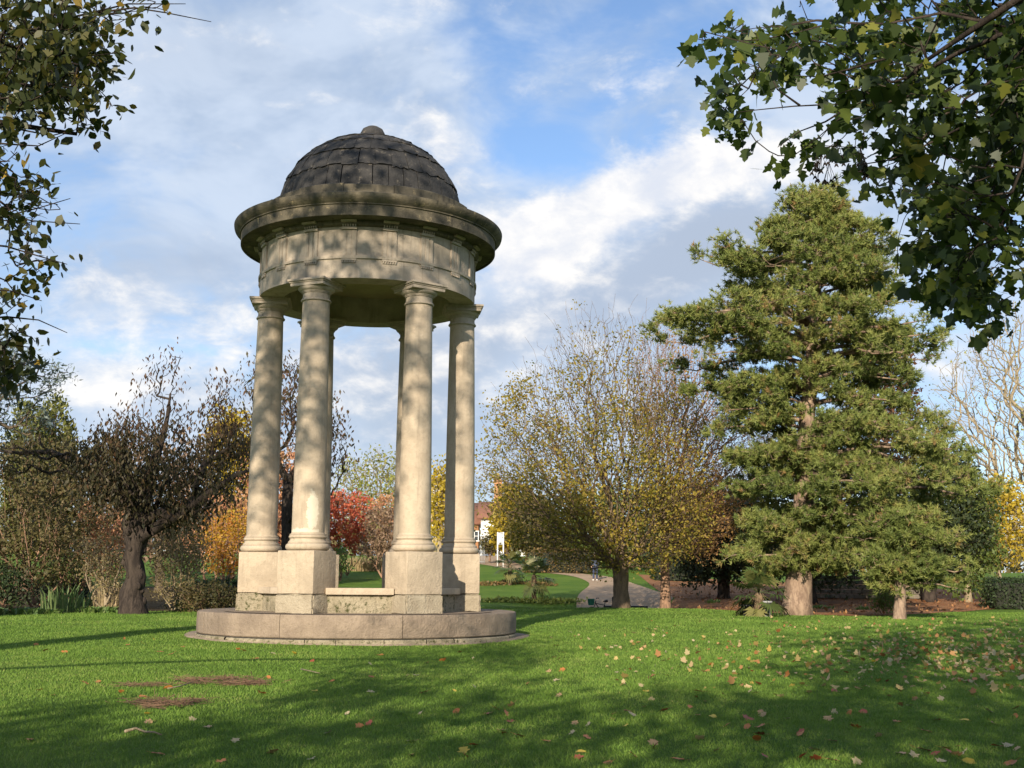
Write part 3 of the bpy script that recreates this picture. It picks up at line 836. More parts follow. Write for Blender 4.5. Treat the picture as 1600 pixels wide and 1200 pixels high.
def shrub(name, label, px, py, Y, prof, leafmat, nleaf, lsize, seed, cat='shrub', group=None, stems=60, stemmat=None, shape='diamond', spread=.18, rtip=.006, **kw):
    """several stems from one foot"""
    rng = np.random.default_rng(seed); x = at(px, py, Y)[0]; base = np.array([x, Y, gf(x, Y)])
    P = env_pts(prof, Y, stems * 4, rng, kw.get('depth', .9), kw.get('shell', .8))
    P[:, 2] = np.maximum(P[:, 2], g(P[:, 0], P[:, 1]) + .08)
    w = snoise(P, .8, seed); P = P[w > np.quantile(w, .15)]
    tr = np.array([base - [0, 0, .1], base + [0, 0, .15]])
    P0, P1, r0, r1, rt, _ = skeleton(tr, P, rtip, kw.get('rbase', .09), .75, rng, 0)
    root = tag(empty(name, base), label, cat, group)
    gm = G(); add_branches(gm, P0, P1, r0, r1); gm.build('stems', stemmat or bark_twig, root, base)
    i = rng.integers(0, len(P), nleaf); C = P[i] + rng.normal(0, spread, (nleaf, 3)) * [1, 1, .8]
    C[:, 2] = np.maximum(C[:, 2], g(C[:, 0], C[:, 1]) + .03)
    lg = G(); add_leaves(lg, C, lsize, rng, shape, (0, 0, .4), kw.get('tdir'), kw.get('tw', 1.0))
    rn = np.clip(.5 + .25 * snoise(C, .6, seed + 5) + rng.normal(0, .22, nleaf), 0, 1)
    lg.build('foliage', leafmat, root, base, rnd=rn)
    return root

def hedge(name, label, cen, size, rz, leafmat, dens, lsize, seed, cat='hedge', group=None, round_=.1):
    """clipped block of leaves round a dense twiggy core"""
    rng = np.random.default_rng(seed); x, y = cen; base = np.array([x, y, gf(x, y)])
    root = tag(empty(name, base), label, cat, group)
    L, W, H = size; c_, s_ = math.cos(rz), math.sin(rz)
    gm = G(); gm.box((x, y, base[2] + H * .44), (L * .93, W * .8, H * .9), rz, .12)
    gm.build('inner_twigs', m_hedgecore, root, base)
    A = 2 * (L * H + W * H) + L * W; n = int(A * dens)
    f = rng.choice(3, n, p=[2 * L * H / A, 2 * W * H / A, L * W / A]); u = rng.uniform(-.5, .5, n); v = rng.uniform(0, 1, n); sg = rng.choice([-1, 1], n)
    lx = np.where(f == 0, u * L, np.where(f == 1, sg * L / 2, u * L)); ly = np.where(f == 0, sg * W / 2, np.where(f == 1, u * W, (v - .5) * W)); lz = np.where(f == 2, H, v * H)
    rr = 1 - round_ * (lz / H) ** 4; lx = lx * rr; ly = ly * rr
    C = np.stack([x + lx * c_ - ly * s_, y + lx * s_ + ly * c_, 0 * lx], -1)
    C[:, 2] = g(C[:, 0], C[:, 1]) + lz + .05 * snoise(C, .5, seed)
    C += rng.normal(0, .045, (n, 3))
    lg = G(); add_leaves(lg, C, lsize, rng, 'diamond')
    lg.build('foliage', leafmat, root, base, rnd=np.clip(.5 + .25 * snoise(C, .7, seed) + rng.normal(0, .2, n), 0, 1))
    return root
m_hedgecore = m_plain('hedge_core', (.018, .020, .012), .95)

def blades(name, label, cat, cen, R, n, H, w, mat, seed, arch=.5, group=None, ry=None):
    rng = np.random.default_rng(seed); x, y = cen; base = np.array([x, y, gf(x, y)])
    rr = np.sqrt(rng.uniform(0, 1, n)); th = rng.uniform(0, 2 * math.pi, n)
    bx = x + R * rr * np.cos(th); by = y + (ry or R) * rr * np.sin(th); bz = g(bx, by) - .02
    out = np.stack([np.cos(th), np.sin(th), 0 * th], -1) * rng.uniform(0, 1, (n, 1)) + rng.normal(0, .35, (n, 3)) * [1, 1, 0]
    h = H * rng.uniform(.55, 1.1, n); B = np.stack([bx, by, bz], -1)
    s = unit(np.cross(unit(out + [0, 0, .01]), [0, 0, 1])) * w * .5
    M_ = B + out * (h * arch * .35)[:, None] + np.array([0, 0, 1]) * (h * .62)[:, None]
    T = B + out * (h * arch)[:, None] + np.array([0, 0, 1]) * (h * (1 - .25 * arch))[:, None]
    V = np.stack([B - s, B + s, M_ + s * .9, M_ - s * .9, T], 1).reshape(-1, 3)
    i = np.arange(n) * 5
    o_ = mk(name, V, [np.stack([i, i + 1, i + 2, i + 3], -1), np.stack([i + 3, i + 2, i + 4], -1)], mat, None, base, np.tile(np.clip(rng.normal(.5, .25, n), 0, 1), 2))
    return tag(o_, label, cat, group)

# ------------------------------------------------------------------ big pine
def layer_pine(name, label, px, pyb, Y, prof, layers, rbase, seed, per_layer, tufts, fork_top, bend=None, nneed=20, L=.165, gap=.5):
    rng = np.random.default_rng(seed); x = at(px, pyb, Y)[0]; base = np.array([x, Y, gf(x, Y)])
    prof = np.asarray(prof, float); ztop = at(px, prof[0, 0] + 6, Y)
    tr = trunk_path(base, (at(fork_top, prof[0, 0] + 6, Y)[0], Y, ztop[2]), 26, rng, .05)
    if bend is not None: tr[:, 0] += np.interp(np.linspace(0, 1, 26), *zip(*bend))
    u = np.linspace(0, 1, 26); rt = rbase * (1 - u) ** .8 + .03
    rt = rt * (1 + .35 * np.exp(-u * 26))
    root = tag(empty(name, base), label, 'tree')
    gm = G(); gm.path(tr, rt, 16, .035, rng)
    TC = []; TD = []; S0 = []; S1 = []; R0 = []; R1 = []
    for py in layers:
        lay = rng.uniform(.86, 1.0)
        zc = at(px, py, Y)[2]
        tx = np.interp(zc, tr[:, 2], tr[:, 0])
        xl = at(np.interp(py, prof[:, 0], prof[:, 1]), py, Y)[0] - tx; xr = at(np.interp(py, prof[:, 0], prof[:, 2]), py, Y)[0] - tx
        nb_ = per_layer; ph = rng.normal(0, .2)
        for b_ in range(nb_):
            if b_ % (nb_ // 2) and rng.uniform() < .22: continue
            az = ph + b_ * 2 * math.pi / nb_ + rng.normal(0, .22)
            ca, sa = math.cos(az), math.sin(az); side = xr if ca > 0 else -xl
            Lb = max(.5, side * abs(ca) + .78 * (xr - xl) / 2 * (1 - abs(ca))) * (rng.uniform(.92, 1.03) if b_ % (nb_ // 2) == 0 else rng.uniform(.6, 1.04) * lay)
            z0 = zc + rng.normal(0, .24) - .10 * Lb
            p0 = np.array([np.interp(z0, tr[:, 2], tr[:, 0]), np.interp(z0, tr[:, 2], tr[:, 1]), z0])
            dr = np.array([ca, sa, 0.0]); up_ = rng.uniform(.04, .16)
            nseg = 6; pts = [p0 + dr * Lb * s + np.array([0, 0, Lb * (up_ * s + .06 * math.sin(s * 5 + ph))]) + rng.normal(0, .05, 3) * s * 1.5 for s in np.linspace(0, 1, nseg + 1)]
            rb_ = .018 + .016 * Lb
            gm.path(pts, np.linspace(rb_, .012, nseg + 1), 6)
            # side sprays, flat pads of tufts
            lat = np.array([-sa, ca, 0.0]); nt_ = int(tufts * (0.45 + Lb * .55))
            cl = rng.uniform(gap * .7, 1.0, max(3, int(2 + Lb * 1.5))); cl[0] = 1.0          # pad centres along the branch
            for s in cl:
                q = np.array([np.interp(s, np.linspace(0, 1, nseg + 1), [p[i_] for p in pts]) for i_ in range(3)])
                wd = (.18 + .32 * Lb * (1 - .65 * s)) if s < .999 else .1; c0 = q + lat * rng.normal(0, wd) + np.array([0, 0, rng.uniform(-.02, .22)])
                S0.append(q - dr * .15); S1.append(c0); R0.append(.016); R1.append(.008)
                k = max(5, int(nt_ / len(cl))); pr_ = rng.uniform(.7, 1.25); cc = c0 + unit(rng.normal(0, 1, (k, 3))) * (rng.uniform(0, 1, (k, 1)) ** .5) * [.50 * pr_, .50 * pr_, .36 * pr_]
                TC.append(cc); TD.append(unit(dr * .45 + (cc - c0) * 1.2 + np.array([0, 0, .55]) + rng.normal(0, .3, (k, 3))))
                for j_ in range(0, k, 3): S0.append(c0); S1.append(cc[j_]); R0.append(.009); R1.append(.005)
    for zc in np.linspace(tr[8, 2], tr[-2, 2], 26):      # short inner sprays close to the trunk
        a = rng.uniform(0, 6.28); dr = np.array([math.cos(a), math.sin(a), 0]); p0 = np.array([np.interp(zc, tr[:, 2], tr[:, 0]), Y, zc]); c0 = p0 + dr * rng.uniform(.7, 1.3) * (1 if rbase > .3 else .4) + [0, 0, .2]
        S0.append(p0); S1.append(c0); R0.append(.025); R1.append(.012); k = 16; cc = c0 + unit(rng.normal(0, 1, (k, 3))) * rng.uniform(.1, .5, (k, 1))
        TC.append(cc); TD.append(unit(dr * .4 + (cc - c0) + [0, 0, .4]))
    gm.tubes(S0, S1, R0, R1, 3)
    gm.build('trunk', bark_pine, root, base)
    TC = np.concatenate(TC); TD = np.concatenate(TD)
    low = g(TC[:, 0], TC[:, 1]) + .6; TC[:, 2] = np.maximum(TC[:, 2], low)
    lg = G(); add_needles(lg, TC, TD, rng, nneed, L, .030, 1.15)
    rn = np.clip(.45 + .2 * snoise(TC, .3, seed) + rng.normal(0, .17, len(TC)), 0, .9)
    rn[rng.uniform(0, 1, len(TC)) < .02] = 1.0
    lg.build('crown', lf_pine, root, base, rnd=np.repeat(rn, nneed))
    return root, tr, gm

PINE = [(312, 1258, 1298), (330, 1215, 1335), (365, 1195, 1362), (395, 1110, 1395), (430, 1082, 1412), (465, 1095, 1395), (492, 1005, 1440), (525, 1012, 1495), (560, 1050, 1440),
        (600, 1075, 1400), (640, 1120, 1440), (690, 1150, 1520), (740, 1150, 1560), (775, 1155, 1545), (812, 1170, 1385), (850, 1140, 1320), (885, 1145, 1310)]
layer_pine('pine_tree', 'tallest pine, with layered dark green pads and a thick pinkish trunk beside the fan palm', 1245, 957, 40.5, PINE,
           [322, 342, 366, 396, 424, 454, 492, 520, 548, 586, 622, 658, 694, 728, 764, 800, 838, 872], .42, 12, 13, 78, 1277,
           bend=[(0, 0), (.18, -.02), (.3, .05), (1, 0)])
PINE2 = [(800, 1370, 1430), (825, 1345, 1480), (855, 1338, 1505), (885, 1360, 1505), (905, 1390, 1480)]
layer_pine('pine_tree', 'small low pine with a bare straight trunk and one spreading head', 1405, 965, 37.0, PINE2, [814, 840, 866, 892], .17, 12, 10, 74, 1410, gap=.4)

# ------------------------------------------------------------------ field maple and its twiggy neighbour
MAPLE = [(492, 905, 985), (530, 852, 1035), (570, 822, 1072), (620, 782, 1098), (680, 748, 1112), (730, 734, 1118), (780, 738, 1120), (830, 775, 1105), (868, 850, 1075), (888, 900, 1040)]
def mask_maple(P, rng):
    py = project(P)[:, 1]
    return rng.uniform(0, 1, len(P)) < np.interp(py, [500, 560, 640, 740, 900], [.07, .30, .7, .95, 1.0])
tree('field_maple', 'broad low-forked tree with thinning yellow-green leaves and bare twigs on top', 'tree', 971, 950, 47.0, MAPLE, 7000, .30, lf_maple, bark_maple,
     29000, .115, 21, fork=.20, bias=.66, rtip=.0048, spread=.2, wob=.08, leafmask=mask_maple, shell=.9, wobt=.03, cluster=True)
TWIG = [(512, 1015, 1085), (555, 990, 1150), (610, 985, 1192), (680, 990, 1205), (750, 1000, 1195), (820, 1010, 1160), (870, 1020, 1110)]
def mask_twig(P, rng):
    py = project(P)[:, 1]
    return rng.uniform(0, 1, len(P)) < np.interp(py, [510, 600, 700, 820, 900], [.05, .35, .7, 1, 1])
tree('russet_tree', 'slim-trunked tree with a haze of russet twigs between field maple and tallest pine', 'tree', 1040, 950, 49.5, TWIG, 6500, .19, lf_twig, bark_twig,
     15000, .095, 22, fork=.45, bias=.64, rtip=.0045, spread=.2, wob=.08, leafmask=mask_twig, wobt=.03, cluster=True)

# ------------------------------------------------------------------ dark gnarled weeping tree on the left
def gnarled():
    rng = np.random.default_rng(31); Y = 37.0; x = at(211, 960, Y)[0]; base = np.array([x, Y, gf(x, Y)])
    prof = [(552, 245, 290), (575, 215, 345), (610, 205, 366), (650, 190, 372), (690, 130, 392), (740, 118, 400), (785, 150, 396), (815, 210, 330)]
    P = env_pts(prof, Y, 900, rng, .9, .8); w = snoise(P, .3, 31); P = P[w > np.quantile(w, .42)]
    ex = np.array([at(px, py, Y + dy) for px, py, dy in [(150, 700, 0), (110, 708, .3), (70, 700, .5), (30, 712, .2), (0, 700, .6), (-30, 705, .3), (90, 735, -.4), (50, 745, -.6), (140, 745, .4), (60, 680, .8), (20, 730, -.3)]])
    ex = np.concatenate([ex] + [ex + rng.normal(0, .35, ex.shape) for _ in range(6)])
    # trunk
    tp = [(211, 962, 0), (206, 930, 0), (213, 900, .05), (206, 870, .05), (214, 842, .1), (207, 815, .1), (215, 790, .15), (228, 760, .2), (240, 725, .2), (252, 690, .25), (262, 650, .3), (266, 615, .3)]
    tr = np.array([at(a, b_, Y + c_) for a, b_, c_ in tp]); tr[0, 2] = base[2] - .15
    zs = np.linspace(0, 1, 46); s0 = np.linspace(0, 1, len(tr)); T = np.stack([np.interp(zs, s0, tr[:, i_]) for i_ in range(3)], -1)
    R = np.interp(zs, s0, [.50, .35, .32, .30, .34, .36, .32, .24, .16, .11, .06, .03])
    P0, P1, r0, r1, rt, dirs = skeleton(T, np.concatenate([P, ex]), .010, .40, .45, rng, -.02, .2)
    root = tag(empty('weeping_tree', base), 'gnarled dark tree with burled trunk and drooping maroon leaves left of the rotunda', 'tree')
    gm = G()
    k = 22; V = []
    th = np.arange(k) * 2 * math.pi / k
    for i_, (c_, r_) in enumerate(zip(T, R)):
        q = np.stack([np.cos(th), np.sin(th), 0 * th], -1)
        pp = c_ + q * r_
        d = .20 * snoise(pp, 1.3, 77, 4) + .05 * np.cos(th * 5 + i_ * .25) + rng.normal(0, .02, k)
        V.append(c_ + q * (r_ * (1 + d))[:, None])
    j = np.arange(k); j2 = (j + 1) % k
    gm.add(np.concatenate(V), [np.concatenate([np.stack([i_ * k + j, i_ * k + j2, (i_ + 1) * k + j2, (i_ + 1) * k + j], -1) for i_ in range(len(T) - 1)])])
    for _ in range(46):           # burls
        i_ = rng.integers(3, 28); a = rng.uniform(0, 6.28); rr = rng.uniform(.05, .12)
        c_ = T[i_] + np.array([math.cos(a), math.sin(a), 0]) * R[i_] * .90
        bm = bmesh.new(); bmesh.ops.create_icosphere(bm, subdivisions=2, radius=rr)
        for v in bm.verts: v.co = Vector(np.array(v.co) * (1 + rng.normal(0, .16, 3)) * [1, 1, 1.35] + c_)
        gm.bm(bm)
    add_branches(gm, P0, P1, r0, r1)
    # the two stout low limbs
    gm.path([at(225, 815, Y), at(252, 800, Y - .1), at(272, 812, Y - .3), at(300, 790, Y - .5), at(335, 765, Y - .7), at(372, 740, Y - .8), at(392, 735, Y - .8)], [.20, .15, .14, .12, .10, .07, .04], 9, .06, rng)
    gm.path([at(205, 790, Y), at(170, 760, Y + .2), at(130, 728, Y + .3), at(80, 706, Y + .4), at(30, 708, Y + .4), at(-30, 700, Y + .4)], [.22, .16, .12, .09, .06, .04], 9, .06, rng)
    gm.path([at(208, 780, Y), at(196, 735, Y + .2), at(185, 700, Y + .2), at(176, 684, Y + .2)], [.24, .20, .18, .16], 10, .06, rng)
    gm.build('trunk', bark_dark, root, base)
    src = np.concatenate([P, P, P, ex]); n = 13000
    py = project(src)[:, 1]; src = src[rng.uniform(0, 1, len(src)) < np.interp(py, [540, 640, 680, 820], [.22, .32, 1, 1])]
    C = src[rng.integers(0, len(src), n)] + rng.normal(0, .24, (n, 3))
    lg = G(); add_leaves(lg, C, .15, rng, 'lance', (0, 0, .1), (0, 0, -1), 1.5, 1.4)
    py = project(C)[:, 1]
    rn = np.clip(np.interp(py, [550, 650, 720], [.85, .6, .25]) + rng.normal(0, .2, n), 0, 1)
    lg.build('crown', lf_weep, root, base, rnd=rn)
gnarled()
tree('weeping_tree', 'dark half-bare tree with trailing twigs seen between the columns on the left', 'tree', 445, 930, 43.0,
     [(555, 400, 470), (590, 385, 500), (640, 380, 535), (690, 380, 548), (740, 385, 540), (790, 395, 520)], 800, .22, lf_weep, bark_dark, 2600, .17, 33, fork=.5, bias=.45, rtip=.008,
     shape='lance', tdir=(0, 0, -1), tw=1.4, spread=.25, clump=.25, wid=1.5)
# ------------------------------------------------------------------ more trees
tree('blue_cedar', 'blue-grey cedar with level branches reaching in behind the beech twigs', 'tree', -70, 930, 33.0,
     [(480, -110, -20), (540, -140, 30), (572, -160, 112), (590, -170, 108), (615, -180, 60), (650, -180, 75), (690, -180, 40)], 1000, .30, lf_cedar, bark_grey, 9000, .13, 41, fork=.95, bias=.5, shape='lance',
     spread=.13, clump=.35, wid=1.2, rtip=.01)
def mask_none(P, rng): return np.ones(len(P), bool)
for k, (px, top, w) in enumerate([(42, 628, 34), (86, 617, 30)]):
    tree('cypress_tree', ['yellow-green cypress nearer the cedar, the wider of the two', 'narrow cypress with a sharper dark tip behind the weeping tree'][k], 'tree', px, 880, 62.0 + 2 * k,
         [(top, px - 6, px + 6), (top + 30, px - w * .6, px + w * .6), (top + 80, px - w, px + w), (top + 180, px - w, px + w), (870, px - w * .8, px + w * .8)], 600, .2, lf_cypress, bark_grey, 8000, .24, 43 + k, group='cypress pair',
         fork=.9, bias=.8, shape='lance', tdir=(0, 0, .8), spread=.18, wid=1.7, shell=.6)
tree('yellow_tree', 'golden yellow tree behind the dark weeping tree', 'tree', 362, 870, 74.0, [(640, 345, 385), (665, 328, 402), (710, 325, 410), (770, 330, 405), (830, 340, 395)], 500, .2, lf_yellow, bark_grey, 5500, .24, 47, fork=.4, spread=.3)
# thin pale trees far behind, between the columns
far = [(548, 712, 34, 150, 'pale wispy tree farthest left between the middle columns', lf_lime), (592, 698, 32, 140, 'tall pale green tree just left of the right front column', lf_lime),
       (640, 700, 40, 138, 'pale green tree mostly hidden by the right front column', lf_lime), (688, 722, 16, 112, 'slender yellow-green tree in the slit beside the right hand column', lf_yellow)]
for k, (px, top, w, Y, lab, lm) in enumerate(far):
    tree('poplar_tree', lab, 'tree', px, 860, Y, [(top, px - w * .3, px + w * .3), (top + 25, px - w * .8, px + w * .8), (top + 70, px - w, px + w), (top + 110, px - w, px + w), (840, px - w * .7, px + w * .7)], 420, .25, lm, bark_pale, 1700, .36, 51 + k,
         group='pale trees behind the red shrubs', fork=.7, bias=.6, spread=.5, rtip=.02)
tree('copper_tree', 'dark coppery tree peeping out behind the right side of the pine', 'tree', 1392, 900, 58.0, [(535, 1375, 1405), (560, 1345, 1425), (610, 1330, 1428), (680, 1320, 1430), (760, 1330, 1420)], 500, .3, m_leaf('copper_leaf', bush_colors((.06, .03, .02), (.12, .055, .03), (.16, .075, .035)), .3), bark_dark, 5500, .2, 58, fork=.5)
for k, (px, prof, lab) in enumerate([
    (1265, [(700, 1190, 1330), (760, 1160, 1380), (830, 1150, 1390), (890, 1180, 1370), (915, 1230, 1330)], 'dark yew behind the trunk of the tallest pine'),
    (1452, [(700, 1400, 1500), (770, 1370, 1540), (840, 1370, 1545), (880, 1400, 1520), (900, 1430, 1490)], 'dark yew on a short black trunk behind the small pine'),
    (1130, [(760, 1080, 1180), (810, 1050, 1200), (870, 1040, 1190), (905, 1070, 1150)], 'dark evergreen behind the russet tree')]):
    tree('yew_tree', lab, 'tree', px, 925, 56.0 + 2 * k, prof, 700, .28, lf_yew, bark_dark, 11000, .22, 61 + k, group='dark evergreens behind the pine', fork=.5, shape='lance', wid=2.0, spread=.3)
tree('yellow_tree', 'bright yellow small tree at the right edge behind the clipped hedge', 'tree', 1562, 915, 60.0, [(748, 1540, 1585), (780, 1515, 1605), (820, 1520, 1610), (855, 1530, 1605), (885, 1545, 1590)], 500, .13, lf_yellow, bark_pale, 3000, .19, 66, fork=.5, spread=.25)
tree('ivy_tree', 'olive green ivy-hung tree between the small pine and yellow tree', 'tree', 1512, 920, 58.0, [(770, 1480, 1545), (810, 1462, 1560), (860, 1470, 1565), (905, 1480, 1550), (925, 1490, 1540)], 420, .16, lf_green, bark_pale, 4200, .19, 67, fork=.6, spread=.22, tdir=(0, 0, -1))
BARE = [(455, 1600, 1700), (490, 1530, 1760), (560, 1475, 1790), (640, 1445, 1800), (720, 1450, 1800), (790, 1500, 1780), (840, 1560, 1700)]
tree('bare_tree', 'large pale tree almost bare of leaves at the right edge', 'tree', 1625, 905, 63.0, BARE, 3200, .45, lf_lime, bark_pale, 2600, .13, 68, fork=.35, bias=.5, rtip=.012, spread=.3)
# behind the left shrubs
for k, (px, prof, Y, lm, lab) in enumerate([
    (250, [(690, 190, 310), (740, 160, 330), (810, 150, 340), (870, 180, 320)], 62.0, lf_brown, 'brown thinning tree hidden behind the gnarled trunk'),
    (120, [(690, 80, 165), (730, 50, 190), (800, 40, 200), (870, 60, 180)], 60.0, lf_olive, 'olive tree behind the pink shrub at the left'),
    (440, [(700, 390, 480), (750, 380, 500), (820, 385, 505), (870, 400, 490)], 66.0, lf_pink, 'russet tree behind the left front column'),
    (790, [(765, 790, 830), (795, 772, 850), (830, 770, 860), (860, 780, 850)], 100.0, lf_yellow, 'yellow tree in front of the white house'),
    (860, [(770, 810, 910), (810, 790, 930), (850, 800, 930), (872, 820, 920)], 96.0, lf_olive, 'olive tree behind the russet hedge'),
    (955, [(770, 900, 1010), (820, 890, 1030), (860, 890, 1030), (885, 910, 1010)], 92.0, lf_green, 'green tree behind the person on the path'),
    (1060, [(760, 1010, 1110), (810, 1000, 1120), (860, 1000, 1120), (890, 1020, 1100)], 88.0, lf_yew, 'dark tree behind the slim russet trunk')]):
    tree('background_tree', lab, 'tree', px, 890, Y, prof, 420, .2, lm, bark_grey, 3600, .0042 * Y, 71 + k, group='trees behind the lawn', fork=.4, spread=.35)

# ------------------------------------------------------------------ shrubs
shrub('shrub', 'big dark olive shrub at the left edge under the cedar', 55, 935, 43.0, [(690, 5, 95), (740, -40, 135), (800, -50, 150), (860, -40, 145), (915, -20, 90)], lf_olive, 9500, .13, 81, stems=110)
shrub('shrub', 'small dark green conifer-like shrub low at the left edge', 5, 945, 41.0, [(880, -10, 20), (910, -30, 40), (945, -40, 40)], lf_hedge, 2200, .11, 82, stems=30)
shrub('shrub', 'pink and russet shrub left of the gnarled trunk', 165, 930, 45.0, [(790, 130, 195), (820, 120, 205), (860, 130, 205), (900, 140, 195)], lf_pink, 3000, .11, 83, stems=70)
shrub('shrub', 'straw coloured twiggy shrub with bare stems against the gnarled trunk', 165, 948, 42.0, [(838, 130, 200), (870, 125, 200), (905, 130, 195), (940, 140, 180)], lf_greyolive, 1700, .09, 84, stems=130, stemmat=bark_pale)
shrub('shrub', 'grey-olive twiggy shrub right of the gnarled trunk', 272, 945, 42.5, [(795, 250, 310), (830, 238, 330), (870, 235, 330), (915, 240, 300), (940, 250, 285)], lf_greyolive, 4200, .09, 85, stems=170, stemmat=bark_pale)
shrub('shrub', 'bright orange and yellow shrub beside the left pedestal', 352, 905, 50.0, [(800, 330, 390), (835, 312, 400), (870, 318, 395), (893, 330, 385)], lf_orange, 3200, .11, 86, stems=60)
shrub('shrub', 'pinkish brown shrub above the orange one', 330, 890, 56.0, [(775, 290, 380), (800, 275, 395), (840, 280, 395), (870, 300, 380)], lf_pink, 4200, .13, 87, stems=90)
shrub('shrub', 'low rounded dark green shrub in front of the orange one', 322, 955, 39.5, [(912, 300, 350), (928, 278, 368), (950, 275, 368)], lf_olive, 3200, .085, 88, stems=60)
shrub('shrub', 'lit yellow-green shrub in the border far left', 115, 915, 46.0, [(868, 70, 140), (885, 60, 150), (910, 70, 140)], lf_green, 1900, .10, 89, stems=50)
shrub('red_shrub', 'scarlet shrub seen between the two middle columns', 543, 880, 76.0, [(768, 520, 565), (795, 490, 585), (830, 485, 582), (862, 495, 565)], lf_red, 5200, .19, 91, group='red shrubs', stems=60)
shrub('red_shrub', 'pale red shrub touching the right front column', 618, 872, 82.0, [(775, 590, 650), (805, 575, 670), (840, 580, 665), (862, 590, 655)], lf_pink, 3200, .20, 92, group='red shrubs', stems=50)
shrub('shrub', 'round grey-brown shrub between the red ones', 598, 883, 74.0, [(792, 580, 620), (820, 566, 640), (850, 560, 645), (875, 566, 640)], lf_brown, 4200, .16, 93, stems=90)
shrub('shrub', 'dark red shrub left of the middle columns', 470, 880, 72.0, [(790, 440, 500), (820, 430, 510), (860, 435, 505)], lf_red, 3000, .19, 94, group='red shrubs', stems=50)
shrub('shrub', 'bright green shrub above the sign', 800, 870, 104.0, [(815, 780, 830), (835, 765, 850), (858, 770, 845)], lf_green, 2200, .22, 95, stems=40)
shrub('shrub', 'grey-green shrub left of the sign by the railing', 765, 866, 100.0, [(835, 758, 775), (850, 752, 782), (864, 755, 780)], lf_olive, 1300, .19, 96, stems=30)
shrub('shrub', 'lime yellow shrub right of the sign', 862, 868, 98.0, [(838, 850, 880), (852, 836, 890), (866, 845, 885)], lf_lime, 1500, .22, 97, stems=30)
shrub('shrub', 'small bright green plant beside the pale ornamental grass', 532, 893, 70.0, [(858, 526, 540), (875, 518, 546), (890, 520, 545)], lf_fresh, 900, .13, 98, stems=24)
shrub('shrub', 'little green shrub at the foot of the small pine', 1383, 948, 41.0, [(928, 1374, 1394), (938, 1366, 1400), (948, 1370, 1398)], lf_green, 700, .09, 99, stems=20)
for k, (px, py) in enumerate([(1350, 953), (1272, 951), (1113, 942), (1290, 952)]):
    p = on(px, py)
    blades('ground_plant', ['small green plant in the needles near the small pine', 'green seedling at the right foot of the thick pine trunk', 'low green tuft near the fan palm with dark pots', 'second green seedling right of the thick pine trunk'][k], 'plant', p[:2], .35, 60, .25, .06, lf_fresh, 120 + k, 1.0, 'seedlings on the needle bed')

# clipped hedges
def hz(px0, px1, py, Y, H, W, *a, **k):
    x0, x1 = at(px0, py, Y)[0], at(px1, py, Y)[0]
    return ((x0 + x1) / 2, Y), (x1 - x0, W, H)
c_, s_ = hz(55, 138, 940, 47.0, .95, 1.4); hedge('hedge', 'clipped dark hedge behind the sword leaves at the left', c_, s_, .05, lf_hedge, 260, .09, 131)
c_, s_ = hz(305, 400, 920, 47.0, .95, 1.2); hedge('hedge', 'clipped dark hedge under the orange shrub', c_, s_, .0, lf_hedge, 260, .09, 132)
c_, s_ = hz(1545, 1680, 930, 52.0, 1.25, 2.2); hedge('hedge', 'clipped dark green hedge at the right edge under the bare tree', c_, s_, -.1, lf_hedge, 230, .10, 133)
c_, s_ = hz(822, 930, 890, 84.0, 1.55, 2.4); hedge('hedge', 'low russet and olive hedge along the upper side of the path', c_, s_, -.12, lf_redhedge, 120, .14, 134, round_=.25)
c_, s_ = hz(1020, 1100, 890, 78.0, 1.9, 2.5); hedge('hedge', 'dark hedge beyond the slim russet trunk', c_, s_, .0, lf_hedge, 110, .15, 135, round_=.2)
c_, s_ = hz(400, 520, 880, 69.0, 1.2, 2.0); hedge('hedge', 'dark clipped hedge behind the left front column', c_, s_, .0, lf_hedge, 130, .13, 136)

# border plants and grasses
p = on(95, 957); blades('iris_clump', 'clump of upright sword-shaped leaves in the left border', 'plant', p[:2] + [0, .4], .75, 90, 1.0, .05, lf_iris, 141, .45)
p = on(20, 961); blades('border_plant', 'broad-leaved pale green plants at the far left border edge', 'plant', p[:2] + [0, .2], .9, 70, .32, .13, lf_iris, 142, 1.1, ry=.3)
p = on(150, 958); blades('border_plant', 'low bright green plants left of the gnarled trunk', 'plant', p[:2] + [0, .2], .75, 110, .32, .08, lf_fresh, 143, 1.0, ry=.35)
p = on(62, 959); blades('border_plant', 'low leafy plants below the sword leaves', 'plant', p[:2] + [0, .15], .6, 70, .26, .09, lf_fresh, 144, 1.1, ry=.3)
p = on(283, 956); blades('border_plant', 'grey-green tuft right of the gnarled trunk', 'plant', p[:2] + [0, .3], .35, 50, .5, .05, lf_iris, 145, .5)
p = on(158, 950); blades('dry_grass', 'tan dead stems standing left of the gnarled trunk', 'plant', p[:2] + [0, .9], .6, 120, 1.3, .022, lf_tan, 146, .45)
p = on(565, 893); blades('ornamental_grass', 'pale straw ornamental grass below the grey-brown shrub', 'grass clump', p[:2] + [0, .6], 1.5, 420, 1.25, .045, lf_tan, 147, .55, ry=.6)
p = on(600, 892); blades('ornamental_grass', 'shorter straw grass touching the right front pedestal', 'grass clump', p[:2] + [0, .6], .9, 220, 1.0, .045, lf_tan, 148, .6, ry=.6)

